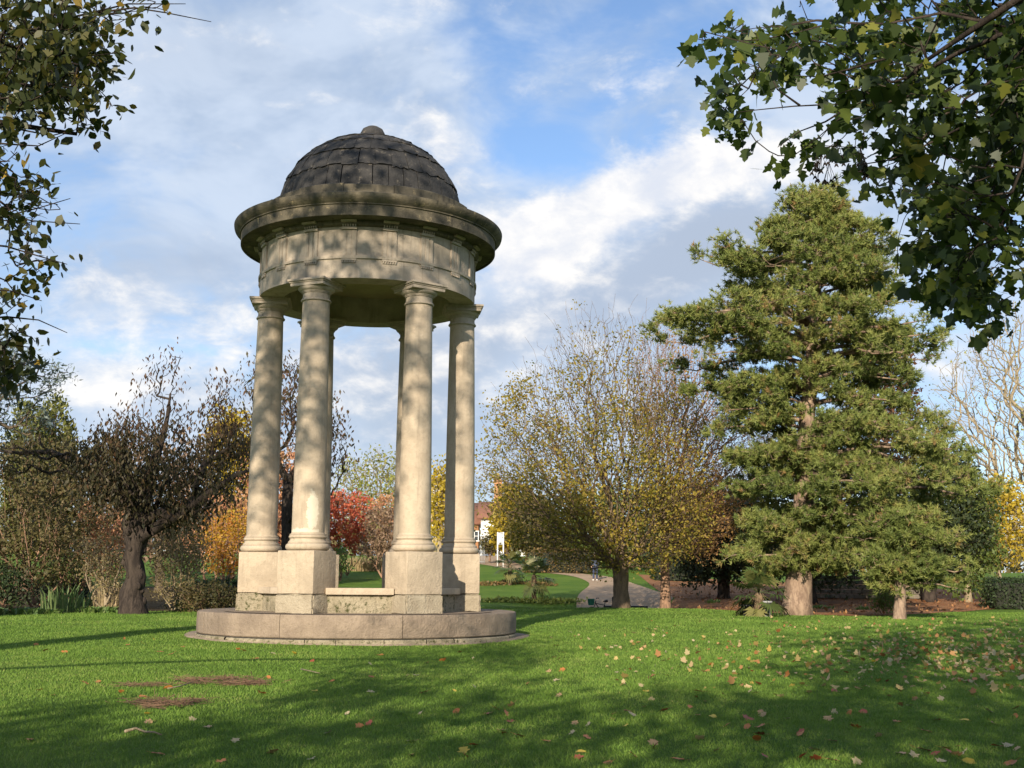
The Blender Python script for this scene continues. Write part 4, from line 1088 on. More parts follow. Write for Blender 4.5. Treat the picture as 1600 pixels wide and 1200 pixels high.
def bedding(name, label, pts, n, seed, mat, w=.6):
    """a narrow row of small plants: nobody could count them"""
    rng = np.random.default_rng(seed); pts = np.array(pts); u = rng.uniform(0, len(pts) - 1, n)
    xy = np.stack([np.interp(u, np.arange(len(pts)), pts[:, i_]) for i_ in range(2)], -1) + rng.normal(0, w * .4, (n, 2))
    C = np.column_stack([xy, g(xy[:, 0], xy[:, 1]) + rng.uniform(.02, .16, n)])
    lg = G(); add_leaves(lg, C, .13, rng, 'diamond', (0, 0, .6))
    return tag(lg.build(name, mat, None, rnd=rng.uniform(0, 1, n)), label, 'bedding plants', kind='stuff')
bedding('bedding_plants', 'row of low green and brown bedding plants across the upper lawn', [on(*q)[:2] for q in [(752, 915), (775, 914), (800, 912), (840, 914), (862, 916)]], 1500, 151, lf_redhedge, .7)
bedding('bedding_plants', 'dark ivy-like edging strip at the foot of the nearer small palm', [on(*q)[:2] + np.array([0, d_]) for q, d_ in [((752, 941), 0), ((800, 941), 0), ((850, 942), 0), ((905, 943), .3)]], 1500, 152, lf_green, .6)

# ------------------------------------------------------------------ fan palms
def palm(label, px, pyb, Y, h, nfr, fl_, seed, rt=.10):
    rng = np.random.default_rng(seed); x = at(px, pyb, Y)[0]; base = np.array([x, Y, gf(x, Y)])
    root = tag(empty('fan_palm', base), label, 'palm', 'fan palms')
    n = 9; tr = trunk_path(base, base + [0, 0, h], n, rng, .02)
    gm = G(); gm.path(tr, rt * np.array([1.15, 1, 1.02, .98, 1.05, 1, 1.1, 1.1, .8]), 12, .09, rng)
    top = tr[-1]
    st = rng.integers(1, n - 1, 60); a = rng.uniform(0, 6.28, 60)     # fibre stubs
    q = tr[st] + np.stack([np.cos(a), np.sin(a), rng.uniform(-.5, .5, 60)], -1) * [rt, rt, .12]
    gm.tubes(q, q + np.stack([np.cos(a) * .05, np.sin(a) * .05, 0 * a + .09], -1), .014, .004, 3)
    gm.build('trunk', bark_palm, root, base)
    for k in range(nfr):
        az = rng.uniform(0, 6.28); el = math.radians(rng.uniform(-35, 75)) if k > nfr * .25 else math.radians(rng.uniform(-75, -30))
        d = np.array([math.cos(az) * math.cos(el), math.sin(az) * math.cos(el), math.sin(el)])
        pl_ = fl_ * rng.uniform(.55, .8); hub = top + d * pl_ + np.array([0, 0, -.06 * pl_])
        fg = G(); fg.path([top, top + d * pl_ * .5 + [0, 0, .03], hub], [.012, .010, .008], 4)
        lat = unit(np.cross(d, [0, 0, 1.0])); nm = np.cross(lat, d)
        nb_ = 15; V = []; F = []
        for j_ in range(nb_):
            q_ = math.radians(-115 + 230 * j_ / (nb_ - 1)); bd = d * math.cos(q_) + lat * math.sin(q_) + nm * .12
            bl = fl_ * .62 * rng.uniform(.85, 1.08) * (1 - .18 * abs(math.sin(q_))); sd = (-d * math.sin(q_) + lat * math.cos(q_)) * .032 * fl_ / .8
            mdp = hub + bd * bl * .6; tp_ = hub + bd * bl + np.array([0, 0, -.34 * bl * rng.uniform(.4, 1.3)])
            i_ = len(V); V += [hub, mdp - sd, tp_, mdp + sd]; F.append([i_, i_ + 1, i_ + 2, i_ + 3])
        fg.add(V, [F]); nf_ = sum(len(f) for f in fg.faces())
        fg.build('frond', lf_palm, root, base, rnd=np.full(nf_, np.clip(rng.normal(.5, .25) + (.4 if el < -.5 else 0), 0, 1)))
    return root
palm('small fan palm with a slim dark trunk on the lawn right of the platform', 834, 943, 57.0, 1.25, 22, .95, 161, .11)
palm('small pale fan palm farther up the lawn below the white sign', 797, 906, 70.0, 1.15, 20, .95, 162, .12)
palm('fan palm with a shaggy short trunk and dark pots beside the thick pine trunk', 1184, 958, 38.6, .75, 26, .95, 163, .16)
# ------------------------------------------------------------------ the two trees that overhang the viewpoint
def in_ell(px, py, ells):
    ok = np.zeros(len(px), bool)
    for cx, cy, rx, ry in ells: ok |= ((px - cx) / rx) ** 2 + ((py - cy) / ry) ** 2 < 1
    return ok

def overhang(name, label, cat, base, trunk_top, rbase, cen, radii, n_out, ells, n_in, depth, leafmat, bark, per, lsize, shape, seed, far_per, lsize_far, wid, limb=None, hang=0.35, nbias=(0, 0, .5), twig=.0035, extra=None, beyond=()):
    w0 = sum(e[2] * e[3] * (e[4] if len(e) > 4 else 1) for e in ells); ells = list(ells) + list(beyond); w1 = sum(e[2] * e[3] * (e[4] if len(e) > 4 else 1) for e in ells)
    n_in = int(n_in * w1 / w0); per = int(per * w1 / w0)
    rng = np.random.default_rng(seed); base = np.array([base[0], base[1], gf(*base)])
    # crown outside the view
    u = unit(rng.normal(0, 1, (n_out, 3))) * (rng.uniform(0, 1, (n_out, 1)) ** .36); P = np.array(cen) + u * np.array(radii)
    w = snoise(P, .16, seed); P = P[w > np.quantile(w, .22)]
    q = project(P); vis = (q[:, 2] > .6) & (q[:, 0] > -70) & (q[:, 0] < 1670) & (q[:, 1] > -70) & (q[:, 1] < 1270)
    P = P[~vis]
    # low boughs that hang into view
    A = np.array([e[2] * e[3] for e in ells], float); wt = np.array([e[4] if len(e) > 4 else 1 for e in ells]); k = rng.choice(len(ells), n_in, p=A * wt / (A * wt).sum())
    rr = np.sqrt(rng.uniform(0, 1, n_in)); th = rng.uniform(0, 6.283, n_in); E_ = np.array([e[:4] for e in ells], float)
    px = E_[k, 0] + E_[k, 2] * rr * np.cos(th); py = E_[k, 1] + E_[k, 3] * rr * np.sin(th); dd = rng.uniform(depth[0], depth[1], n_in)
    I = np.array([at(a, b_, c_) for a, b_, c_ in zip(px, py, dd)])
    w = snoise(I, .9, seed + 1, 2); I = I[w > np.quantile(w, .25)]
    tr = trunk_path(base, np.array(trunk_top), 14, rng, .05)
    root = tag(empty(name, base), label, cat)
    gm = G()
    P0, P1, r0, r1, rt, _ = skeleton(tr, P, .008, rbase, .35, rng, 0, .14); gm.path(tr, np.maximum(rt, .06) * flare(14), 14, .04, rng)
    add_branches(gm, P0, P1, r0, r1)
    limb = np.array(limb, float)
    Q0, Q1, s0, s1, lt, dirs = skeleton(limb, I, twig, .055, .30, rng, -.03, .16)
    gm.path(limb, np.linspace(.11, .014, len(limb)), 8, .03, rng); add_branches(gm, Q0, Q1, s0, s1)
    if extra is not None:
        for pl_ in extra:
            pl_ = np.array(pl_); gm.path(pl_, np.linspace(pl_[0].size * 0 + .009, .0025, len(pl_)), 5)
    gm.build('trunk', bark, root, base)
    lg = G()
    C = P[rng.integers(0, len(P), far_per)] + rng.normal(0, .35, (far_per, 3))
    q = project(C); vis = (q[:, 2] > .6) & (q[:, 0] > -60) & (q[:, 0] < 1660) & (q[:, 1] > -60) & (q[:, 1] < 1260); C = C[~vis]
    add_leaves(lg, C, lsize_far, rng, shape, (0, 0, .6), None, 1, wid)
    n1 = len(C)
    C2 = I[rng.integers(0, len(I), per)] + rng.normal(0, .075, (per, 3)) - [0, 0, .03]
    add_leaves(lg, C2, lsize, rng, shape, nbias, (0, 0, -1), hang, wid, .34, .25)
    rn = np.clip(rng.beta(1.6, 2.6, n1 + len(C2)) + .12 * snoise(np.concatenate([C, C2]), .5, seed + 3), 0, 1)
    lg.build('crown', leafmat, root, base, rnd=rn)
    return root, I

SYC = [(1390, 50, 170, 80, 1.5), (1530, 110, 110, 130, 1.5), (1500, 250, 95, 100, 1.5), (1580, 210, 50, 130, 1.4), (1420, 190, 80, 60, 1.1), (1455, 345, 60, 60, 1), (1560, 390, 70, 90, 1), (1470, 410, 70, 45, 1.1), (1530, 470, 55, 45, 1.4), (1500, 440, 60, 40, 1.3), (1260, 80, 90, 55, .9), (1290, 25, 80, 30, 1),
       (1140, 60, 50, 24, 1.6), (1190, 60, 40, 30, 1.4), (1130, 155, 34, 28, 1.7), (1175, 125, 40, 25, 1.3), (1160, 190, 45, 22, 1.5), (1235, 230, 45, 18, 1.1), (1285, 215, 60, 25, .5), (1330, 170, 60, 40, .8), (1300, 140, 60, 30, .6), (1345, 250, 45, 20, .5), (1380, 290, 30, 30, .7), (1410, 330, 30, 40, .7), (1310, 265, 30, 16, .3)]
TW = lambda pts, d: [at(a, b_, d + c_) for a, b_, c_ in pts]
syc, SYC_I = overhang('sycamore_tree', 'sycamore whose dark lobed leaves hang into the upper right of the view', 'tree', (8.8, 2.6), (8.7, 3.2, 11.0), .36, (8.9, 1.5, 9.0), (6.0, 6.6, 5.0), 1500, SYC, 980, (7.4, 11.0), lf_syc, bark_dark, 3700, .098, 'lobed', 201, 10500, .21, .95,
         limb=[(8.7, 3.0, 6.0), (6.9, 4.2, 6.6), (5.2, 5.4, 6.6), (4.4, 6.6, 6.2), (3.7, 7.6, 5.75), (3.0, 8.0, 5.35)], hang=.7, nbias=(0, -.8, .5), beyond=[(1735, 230, 125, 300, .8), (1450, -110, 260, 95, .8), (1720, -150, 200, 130, .8), (1880, 100, 120, 300, .6)],
         extra=[TW([(1420, 150, 0), (1370, 165, 0), (1300, 163, 0), (1240, 166, .1), (1180, 172, .2), (1150, 176, .2)], 8.0), TW([(1330, 165, 0), (1290, 190, .1), (1250, 205, .2), (1215, 230, .2)], 8.0), TW([(1250, 165, 0), (1215, 140, 0), (1195, 100, .1)], 8.0), TW([(1320, 30, 0), (1250, 50, 0), (1190, 62, 0), (1120, 66, 0)], 8.1),
                TW([(1500, 200, 0), (1440, 230, 0), (1390, 250, 0), (1340, 258, 0), (1300, 285, .1)], 8.2), TW([(1390, 90, 0), (1320, 110, 0), (1280, 120, 0), (1240, 118, .2)], 7.8)])
# winged seed bunches
rng = np.random.default_rng(222)
for k, (px, py) in enumerate([(1285, 262), (1296, 275), (1278, 250), (1345, 250), (1310, 240), (1350, 262)]):
    p = at(px, py, 8.1); sg = G()
    for q in range(7):
        e = p + rng.normal(0, .035, 3) - [0, 0, .05]
        sg.tubes([p + [0, 0, .10]], [e], .002, .002, 3)
        for s_ in (-1, 1): add_leaves(sg, e[None], .045, rng, 'lance', (0, 1, 0), (s_ * .5, 0, -.8), 2.0, 1.6) if False else sg.tubes([e], [e + [s_ * .014, 0, -.022]], .009, .003, 5)
    sg.build('seed_bunch', bark_dark, syc, np.array(syc.location))

BEE = [(60, 50, 90, 60, 1.5), (30, 120, 70, 55, 1.4), (140, 25, 60, 26, 1.1), (215, 10, 70, 13, .7), (110, 110, 55, 45, 1.1), (150, 150, 35, 45, .9), (55, 180, 40, 12, 1.2), (15, 165, 35, 22, .8), (170, 70, 20, 40, .6), (145, 200, 14, 16, .8),
       (12, 250, 22, 26, 1), (35, 285, 50, 14, .9), (20, 315, 30, 18, 1), (70, 325, 30, 10, .8), (35, 360, 50, 18, .8), (70, 410, 30, 8, .8), (15, 470, 28, 26, 3.5), (25, 525, 32, 26, 4), (12, 575, 26, 22, 4), (45, 560, 26, 12, 3), (60, 415, 40, 10, 2), (270, 8, 40, 6, .3)]
bee, BEE_I = overhang('beech_tree', 'beech whose bronze-green oval leaves hang into the upper left of the view', 'tree', (-13.4, 4.6), (-13.2, 5.0, 16.0), .42, (-12.4, 4.5, 15.6), (6.8, 6.0, 4.9), 1900, BEE, 900, (6.6, 9.0), lf_beech, bark_dark, 2300, .076, 'oval', 203, 10500, .21, 1.0, beyond=[(-130, 120, 120, 200, .7), (40, -95, 200, 75, .8), (-120, 470, 100, 150, .7), (-280, 200, 120, 260, .5)],
         limb=[(-13.4, 4.7, 4.2), (-11.5, 5.4, 4.6), (-9.0, 6.2, 4.9), (-7.0, 7.0, 5.0), (-5.4, 7.5, 4.9), (-4.0, 7.8, 4.8), (-3.1, 7.9, 4.7)], hang=.7,
         extra=[TW([(-60, 170, 0), (20, 200, 0), (80, 212, 0), (130, 200, 0)], 7.6), TW([(-50, 220, 0), (10, 225, 0), (60, 228, 0), (110, 205, .1)], 7.7), TW([(-50, 370, 0), (0, 340, 0), (60, 325, 0), (110, 310, 0)], 7.8), TW([(-50, 330, 0), (10, 335, 0), (50, 345, 0), (125, 350, 0)], 7.5),
                TW([(-40, 380, 0), (10, 385, 0), (60, 400, 0), (105, 413, 0)], 7.6), TW([(-40, 500, 0), (10, 495, 0), (60, 500, .1), (105, 520, .1)], 7.9), TW([(150, 20, 0), (210, 12, 0), (260, 20, 0), (330, 34, 0)], 7.9), TW([(100, 30, 0), (200, 6, 0), (290, 6, 0)], 7.8), TW([(-40, 450, 0), (20, 455, 0), (65, 470, 0)], 7.7)])
# the lower tree at the viewer's back whose shade lies over the near lawn
rng = np.random.default_rng(205)
def back_tree(name, label, x, y, cen, radii, n, nleaf, seed, r0_, lm):
    rng = np.random.default_rng(seed); base = np.array([x, y, gf(x, y)])
    u = unit(rng.normal(0, 1, (n, 3))) * (rng.uniform(0, 1, (n, 1)) ** .36); P = np.array(cen) + u * np.array(radii)
    w = snoise(P, .2, seed); P = P[w > np.quantile(w, .36)]
    tr = trunk_path(base, np.array([cen[0], cen[1], cen[2] + radii[2] * .3]), 12, rng, .05)
    P0, P1, a0, a1, rt, _ = skeleton(tr, P, .008, r0_, .4, rng)
    root = tag(empty(name, base), label, 'tree')
    gm = G(); gm.path(tr, np.maximum(rt, .05) * flare(12), 12, .04, rng); add_branches(gm, P0, P1, a0, a1); gm.build('trunk', bark_grey, root, base)
    C = P[rng.integers(0, len(P), nleaf)] + rng.normal(0, .3, (nleaf, 3)); lg = G(); add_leaves(lg, C, .22, rng, 'oval', (0, 0, .6))
    lg.build('crown', lm, root, base, rnd=rng.beta(1.6, 2.6, nleaf))
back_tree('lime_tree', 'broad low lime tree at the back of the viewpoint shading the near lawn', -5.8, -9.5, (-5.6, -9.5, 6.1), (7.4, 3.6, 3.5), 900, 13000, 206, .25, lf_green)

back_tree('lime_tree', 'second lime tree, the more open-crowned one, behind the viewpoint on the right', 1.8, -6.0, (1.8, -6.0, 6.6), (7.6, 3.6, 3.1), 800, 9000, 207, .22, lf_green)
# ------------------------------------------------------------------ grass
m_grass, t, b = mat_new('grass_blades')
att_ = t.new('ShaderNodeAttribute', attribute_name='rnd').outputs['Fac']
geo = t.new('ShaderNodeNewGeometry').outputs['Position']
pn = t.m('ADD', t.m('MULTIPLY', t.noise(t.scale(geo, (1, 1, 0)), .4, 4, .6), .55), t.m('MULTIPLY', t.noise(t.scale(geo, (1, 1, 0)), 3.2, 4, .7), .45))
c = t.ramp(t.m('ADD', t.m('MULTIPLY', att_, .6), t.m('MULTIPLY', t.sstep(pn, .34, .66), .46)), [(.0, (.075, .130, .020)), (.35, (.122, .22, .032)), (.65, (.185, .285, .048)), (.90, (.29, .33, .09)), (1.0, (.42, .36, .15))])
t.put(b.inputs['Base Color'], c); b.inputs['Roughness'].default_value = .6; b.inputs['Specular IOR Level'].default_value = .25
tr_ = t.new('ShaderNodeBsdfTranslucent'); t.put(tr_.inputs[0], c); ms = t.new('ShaderNodeMixShader'); ms.inputs[0].default_value = .3
t.link(b.outputs[0], ms.inputs[1]); t.link(tr_.outputs[0], ms.inputs[2]); t.link(ms.outputs[0], t.n['Material Output'].inputs['Surface'])

def in_poly(px, py, poly):
    c_ = np.zeros(len(px), bool); n = len(poly)
    for i_ in range(n):
        x0, y0 = poly[i_]; x1, y1 = poly[(i_ + 1) % n]
        cond = (y0 > py) != (y1 > py)
        c_ ^= cond & (px < (x1 - x0) * (py - y0) / (y1 - y0 + 1e-12) + x0)
    return c_
path_l = [tuple(p) for p in path_poly]; mulch_l = [tuple(p) for p in mulch_poly]; bed_l = [tuple(p) for p in bed_poly]
rng = np.random.default_rng(210)
_rb = np.random.default_rng(77)
BARE_SPOTS = [(on(345, 1068)[:2] + _rb.normal(0, 1, 2) * [.45, .35], _rb.uniform(.12, .3), _rb.uniform(.08, .22)) for _ in range(11)] + [(on(262, 1102)[:2] + _rb.normal(0, 1, 2) * [.3, .3], _rb.uniform(.1, .24), _rb.uniform(.08, .2)) for _ in range(7)]
XS = []; 
for y0, y1, dens in [(9.2, 13, 1900), (13, 17, 1500), (17, 22, 1050), (22, 28, 640), (28, 36, 330), (36, 47, 150)]:
    w1 = y1 * .47 + .6; n = int(dens * 2 * w1 * (y1 - y0)); x = rng.uniform(-w1, w1, n); y = rng.uniform(y0, y1, n)
    k = (np.abs(x) < y * .46 + .5); XS.append(np.stack([x[k], y[k]], -1))
XY = np.concatenate(XS); x, y = XY[:, 0], XY[:, 1]
rc = np.hypot(x - CX, y - CY); ath = np.arctan2(y - CY, x - CX)
keep = rc > RP + .12 + .10 * np.sin(ath * 5 + 2) + .06 * rng.standard_normal(len(x))
keep &= ~in_poly(x, y, mulch_l) & ~in_poly(x, y, bed_l) & ~in_poly(x, y, path_l)
for (c0, ra, rb_) in BARE_SPOTS:
    d = ((x - c0[0]) / ra) ** 2 + ((y - c0[1]) / rb_) ** 2
    keep &= d > rng.uniform(.2, 1.5, len(x))
# worn thin patches
keep &= rng.uniform(0, 1, len(x)) < np.clip(1.15 + .45 * snoise(np.column_stack([x, y, 0 * x]), .35, 9), .35, 1)
x, y = x[keep], y[keep]; n = len(x)
sc_ = np.interp(y, [9, 16, 26, 46], [1.0, 1.15, 1.5, 2.4])
h = .031 * rng.uniform(.5, 1.35, n) * np.interp(y, [9, 46], [1, 1.35]) * (1 + .25 * snoise(np.column_stack([x, y, 0 * x]), .6, 12)); w = .0045 * sc_ * rng.uniform(.7, 1.4, n)
az = rng.uniform(0, 6.283, n); ln = rng.uniform(.1, .95, n) * h; az2 = rng.uniform(0, 6.283, n)
B = np.stack([x, y, g(x, y) - .004], -1); s = np.stack([np.cos(az), np.sin(az), 0 * az], -1) * w[:, None]
T = B + np.stack([np.cos(az2) * ln, np.sin(az2) * ln, h], -1)
o = mk('grass', np.stack([B - s, B + s, T], 1).reshape(-1, 3), [np.arange(3 * n).reshape(n, 3)], m_grass, rnd=np.clip(rng.normal(.42, .2, n), 0, 1))
tag(o, 'short green grass of the mown lawn', 'grass', kind='stuff')

# ------------------------------------------------------------------ fallen leaves
LC = {'orange-brown': (.38, .14, .035), 'pale buff': (.42, .34, .19), 'yellow': (.52, .38, .05), 'brick red': (.30, .07, .03), 'tan': (.40, .25, .12)}
def m_fallen(name, c_):
    mt, t, b = mat_new(name); geo = t.new('ShaderNodeNewGeometry').outputs['Position']
    n_ = t.noise(geo, 22, 4, .7)
    t.put(b.inputs['Base Color'], t.mix(n_, tuple(v * .65 for v in c_), tuple(min(1, v * 1.25) for v in c_))); b.inputs['Roughness'].default_value = .6
    return mt
def leaf_mesh(kind, seed, mat):
    rng = np.random.default_rng(seed)
    sh = np.array(SHAPES['lobed' if kind == 'lobed' else 'oval'])
    if kind != 'lobed':
        u = np.linspace(0, 2 * math.pi, 15)[:-1]; sh = np.stack([.5 - .5 * np.cos(u), .30 * np.sin(u) * (1 - .25 * np.cos(u))], -1)
    sh = sh + rng.normal(0, .018, sh.shape); k = len(sh)
    x, y = sh[:, 0] - .45, sh[:, 1]
    cu, cv = rng.uniform(-.1, .45), rng.uniform(0, .35)
    z = cu * x * x + cv * np.abs(y) * .9 + rng.normal(0, .03, k); z -= z.min()
    V = [(a, b_, c_) for a, b_, c_ in zip(x, y, z)] + [(0, 0, z.mean() * .35), (.25, 0, .06 * cu), (-.25, 0, .06 * cu)]
    # fan from the midrib
    F = []
    for i_ in range(k):
        j_ = (i_ + 1) % k; mx = (x[i_] + x[j_]) / 2; F.append([i_, j_, k])
    for a, b_ in ((0, 1), (0, 2)):
        pass
    V = np.array(V)
    # stalk
    gm = G(); gm.add(V, [F]); gm.tubes([(-.45, 0, z[0])], [(-.85, rng.uniform(-.2, .2), .08)], .012, .008, 3)
    me_o = gm.build('fallen_leaf', mat, None, smooth=False)
    me = me_o.data; bpy.data.objects.remove(me_o)
    return me
LM = {}
for k, (nm, c_) in enumerate(LC.items()):
    mt = m_fallen('fallen_leaf_' + nm.replace(' ', '_').replace('-', '_'), c_)
    LM[nm] = [leaf_mesh('lobed' if (nm in ('pale buff', 'tan') or q == 0) else 'oval', 300 + 10 * k + q, mt) for q in range(4)]
LBL = {'orange-brown': 'curled orange-brown leaf fallen on the lawn', 'pale buff': 'pale buff lobed leaf fallen on the lawn', 'yellow': 'yellow leaf fallen on the lawn', 'brick red': 'brick red leaf fallen on the lawn', 'tan': 'dull tan leaf fallen on the lawn'}
spots = [(62, 1080, 'o'), (70, 1018, 'o'), (100, 1020, 'o'), (133, 1069, 'o'), (153, 1067, 'o'), (224, 1091, 'o'), (190, 1083, 'o'), (281, 1107, 'r'), (194, 999, 'o'), (200, 1009, 'o'), (240, 1000, 'y'), (223, 1006, 'o'), (250, 1020, 'o'), (268, 1023, 'o'), (286, 1012, 'o'),
         (306, 1029, 'y'), (372, 1015, 'o'), (381, 1018, 'o'), (399, 1031, 'o'), (428, 1023, 'p'), (460, 1022, 'y'), (488, 1034, 'r'), (594, 1025, 'o'), (420, 1061, 'o'), (518, 1066, 'o'), (580, 1059, 'r'), (662, 1084, 'o'), (742, 1076, 'p'), (692, 1033, 'o'), (667, 1037, 'o'), (719, 1020, 'o'),
         (776, 1110, 'o'), (542, 1117, 'p'), (561, 1137, 'o'), (487, 1189, 'p'), (787, 1148, 'o'), (728, 1184, 'r'), (739, 1167, 'o'), (640, 1160, 't'), (426, 1178, 't'), (46, 1159, 'o'), (410, 1085, 'o'), (579, 1083, 'p'), (656, 1117, 'p'),
         (824, 1070, 'o'), (932, 1018, 'r'), (872, 1032, 'r'), (878, 1049, 'o'), (905, 1050, 'o'), (1042, 1057, 'o'), (1036, 1034, 'p'), (1107, 1016, 'o'), (1124, 1031, 'o'), (1142, 1032, 'p'), (1171, 1082, 'p'), (1181, 1084, 't'), (1264, 1083, 'p'), (1220, 1089, 'p'), (1103, 1098, 'o'),
         (1091, 1082, 'r'), (1190, 1116, 't'), (1230, 1125, 'p'), (1187, 1149, 'r'), (1167, 1139, 'o'), (1135, 1136, 'o'), (1020, 1164, 't'), (990, 1183, 'o'), (950, 1197, 'p'), (957, 1126, 'o'), (1240, 1035, 'r'), (1224, 1034, 'p'), (1303, 1034, 'p'), (1365, 1035, 'y'), (1387, 1066, 'r'), (1340, 1077, 'o'),
         (1450, 1085, 't'), (1445, 1088, 'p'), (1422, 1104, 'p'), (1304, 1115, 'p'), (1340, 1140, 'y'), (1401, 1130, 'o'), (1373, 1152, 'p'), (1447, 1145, 'o'), (1477, 1172, 'y'), (1462, 1181, 'r'), (1505, 1180, 'p'), (1575, 1168, 'p'), (1580, 1196, 'o'), (1545, 1113, 'p'), (1573, 1073, 'y'), (1497, 1169, 'o'), (1554, 1133, 'r'), (1470, 1192, 'p'),
         (1406, 1180, 't'), (1110, 1040, 'o'), (960, 986, 'o'), (990, 990, 'p'), (997, 1005, 'o'), (1015, 985, 'o'), (878, 973, 'o'), (898, 995, 'o'), (1060, 1190, 'o'), (1090, 1120, 'o'), (1120, 1175, 't'), (1250, 1150, 'o'), (1300, 1160, 'r'), (1350, 1115, 'r'), (1390, 1090, 't')]
KEY = {'o': 'orange-brown', 'r': 'brick red', 'p': 'pale buff', 'y': 'yellow', 't': 'tan'}
rng = np.random.default_rng(230)
def rleft():  # further leaves, thicker to the right
    while True:
        px = 1600 * rng.uniform(0, 1) ** .62; py = rng.uniform(975, 1195)
        if py < 1012 and 240 < px < 850: continue
        if px < 700 and rng.uniform() < .3: continue
        return px, py, rng.choice(list('ooorrppttty'))
spots += [rleft() for _ in range(110)]
first = {}
for (px, py, kc) in spots:
    nm = KEY[kc]; me = LM[nm][rng.integers(0, 4)]; p = on(px, py)
    o = bpy.data.objects.new('fallen_leaf', me); COL.objects.link(o)
    o.location = (p[0], p[1], p[2] + .014); s_ = rng.uniform(.066, .112); s_ *= 1.2 if kc in 'or' else 1.0; o.scale = (s_, s_, s_)
    o.rotation_euler = (rng.normal(0, .35), rng.normal(0, .35) + .15, rng.uniform(0, 6.28))
    tag(o, LBL[nm], 'leaf', nm + ' leaves scattered on the lawn')
# thick litter on the right, too many to count
n = 1300; px = 1600 - 330 * np.abs(rng.normal(0, .7, n)); py = 1015 + rng.normal(0, 30, n); 
px = np.where(rng.uniform(0, 1, n) < .16, rng.uniform(900, 1640, n), px); py = np.where(py < 964, rng.uniform(966, 1060, n), py)
C = np.array([on(a, b_) for a, b_ in zip(px, np.clip(py, 964, 1110))]); C = C[(C[:, 1] < 60) & ~in_poly(C[:, 0], C[:, 1], mulch_l)]; C[:, 2] += rng.uniform(.012, .04, len(C))
lg = G(); add_leaves(lg, C, .075, rng, 'lobed', (0, 0, 2.2), None, 1, .9, .4)
lf_litter = m_leaf('leaf_litter', bush_colors((.26, .10, .03), (.32, .19, .08), (.40, .32, .17), (.36, .25, .06), (.40, .34, .20)), .1)
tag(lg.build('leaf_litter', lf_litter, None, rnd=rng.uniform(0, 1, len(C))), 'thick scatter of small pale and orange leaves across the right of the lawn', 'leaf litter', kind='stuff')
# litter on the needle bed and the path edge
n = 4500; xy = np.stack([rng.uniform(6, 27, n), rng.uniform(36, 72, n)], -1); k = in_poly(xy[:, 0], xy[:, 1], mulch_l); xy = xy[k]
C = np.column_stack([xy, g(xy[:, 0], xy[:, 1]) + .03]); lg = G(); add_leaves(lg, C, .14, rng, 'diamond', (0, 0, 2))
lf_litter2 = m_leaf('brown_litter', bush_colors((.14, .06, .03), (.26, .12, .05), (.36, .20, .09)), .1)
tag(lg.build('leaf_litter', lf_litter2, None, rnd=rng.uniform(0, 1, len(C))), 'brown leaves lying on the needle bed under the pines', 'leaf litter', kind='stuff')
# sticks
def stick(label, pts, r_, seed):
    rng = np.random.default_rng(seed); P = [on(*q) + [0, 0, .03 + .02 * rng.uniform()] for q in pts]
    gm = G(); gm.path(P, np.linspace(r_, r_ * .45, len(P)), 6, .08, rng)
    o = gm.build('fallen_stick', bark_pale, None, base=P[0]); tag(o, label, 'stick')
stick('bent pale stick lying alone on the near lawn at the left', [(195, 1150), (212, 1147), (226, 1149), (240, 1153), (252, 1155)], .014, 1)
if False: stick('thin stick standing up from the brown debris heap', [(241, 1093), (243, 1075), (240, 1058)], .009, 2)
stick('straight pale stick beside the debris heap', [(262, 1080), (280, 1077), (302, 1071)], .011, 3)
stick('thin pale stick between debris heap and rotunda', [(470, 1051), (485, 1053), (500, 1058)], .010, 4)
n = 700; k = rng.integers(0, len(BARE_SPOTS), n); cs = np.array([BARE_SPOTS[q][0] for q in k]); rs = np.array([(BARE_SPOTS[q][1], BARE_SPOTS[q][2]) for q in k])
xy = cs + rng.normal(0, .7, (n, 2)) * rs; C = np.column_stack([xy, g(xy[:, 0], xy[:, 1]) + rng.uniform(.0, .05, n)]); d = unit(rng.normal(0, 1, (n, 3)) * [1, .7, .15]) * rng.uniform(.04, .16, (n, 1))
gm = G(); gm.tubes(C - d, C + d, .0035, .002, 3)
tag(gm.build('twig_litter', m_plain('dead_twig', (.17, .10, .06), .9), None), 'heap of brown dead twigs on a worn patch of lawn', 'twigs', kind='stuff')
# ------------------------------------------------------------------ far wood closing the horizon
rng = np.random.default_rng(401)
C = []; 
for k in range(150):
    x = rng.uniform(-150, 150); Y = rng.uniform(185, 240); hgt = rng.uniform(5, 10) * (1.15 if x < -40 or x > 50 else .8); r_ = rng.uniform(4, 8)
    q = unit(rng.normal(0, 1, (150, 3))) * (rng.uniform(0, 1, (150, 1)) ** .4) * [r_, r_, hgt * .55] + [x, Y, gf(x, Y) + hgt * .5]
    C.append(q)
C = np.concatenate(C); lg = G(); add_leaves(lg, C, 1.3, rng, 'diamond', (0, 0, .5))
lf_far = m_leaf('far_wood_leaf', bush_colors((.075, .075, .03), (.13, .11, .045), (.17, .14, .06), (.10, .11, .045)), .2)
rn = np.clip(.5 + .3 * snoise(C, .02, 4) + rng.normal(0, .15, len(C)), 0, 1)
tag(lg.build('far_wood', lf_far, None, rnd=rn), 'low belt of autumn woodland along the horizon', 'woodland', kind='stuff')

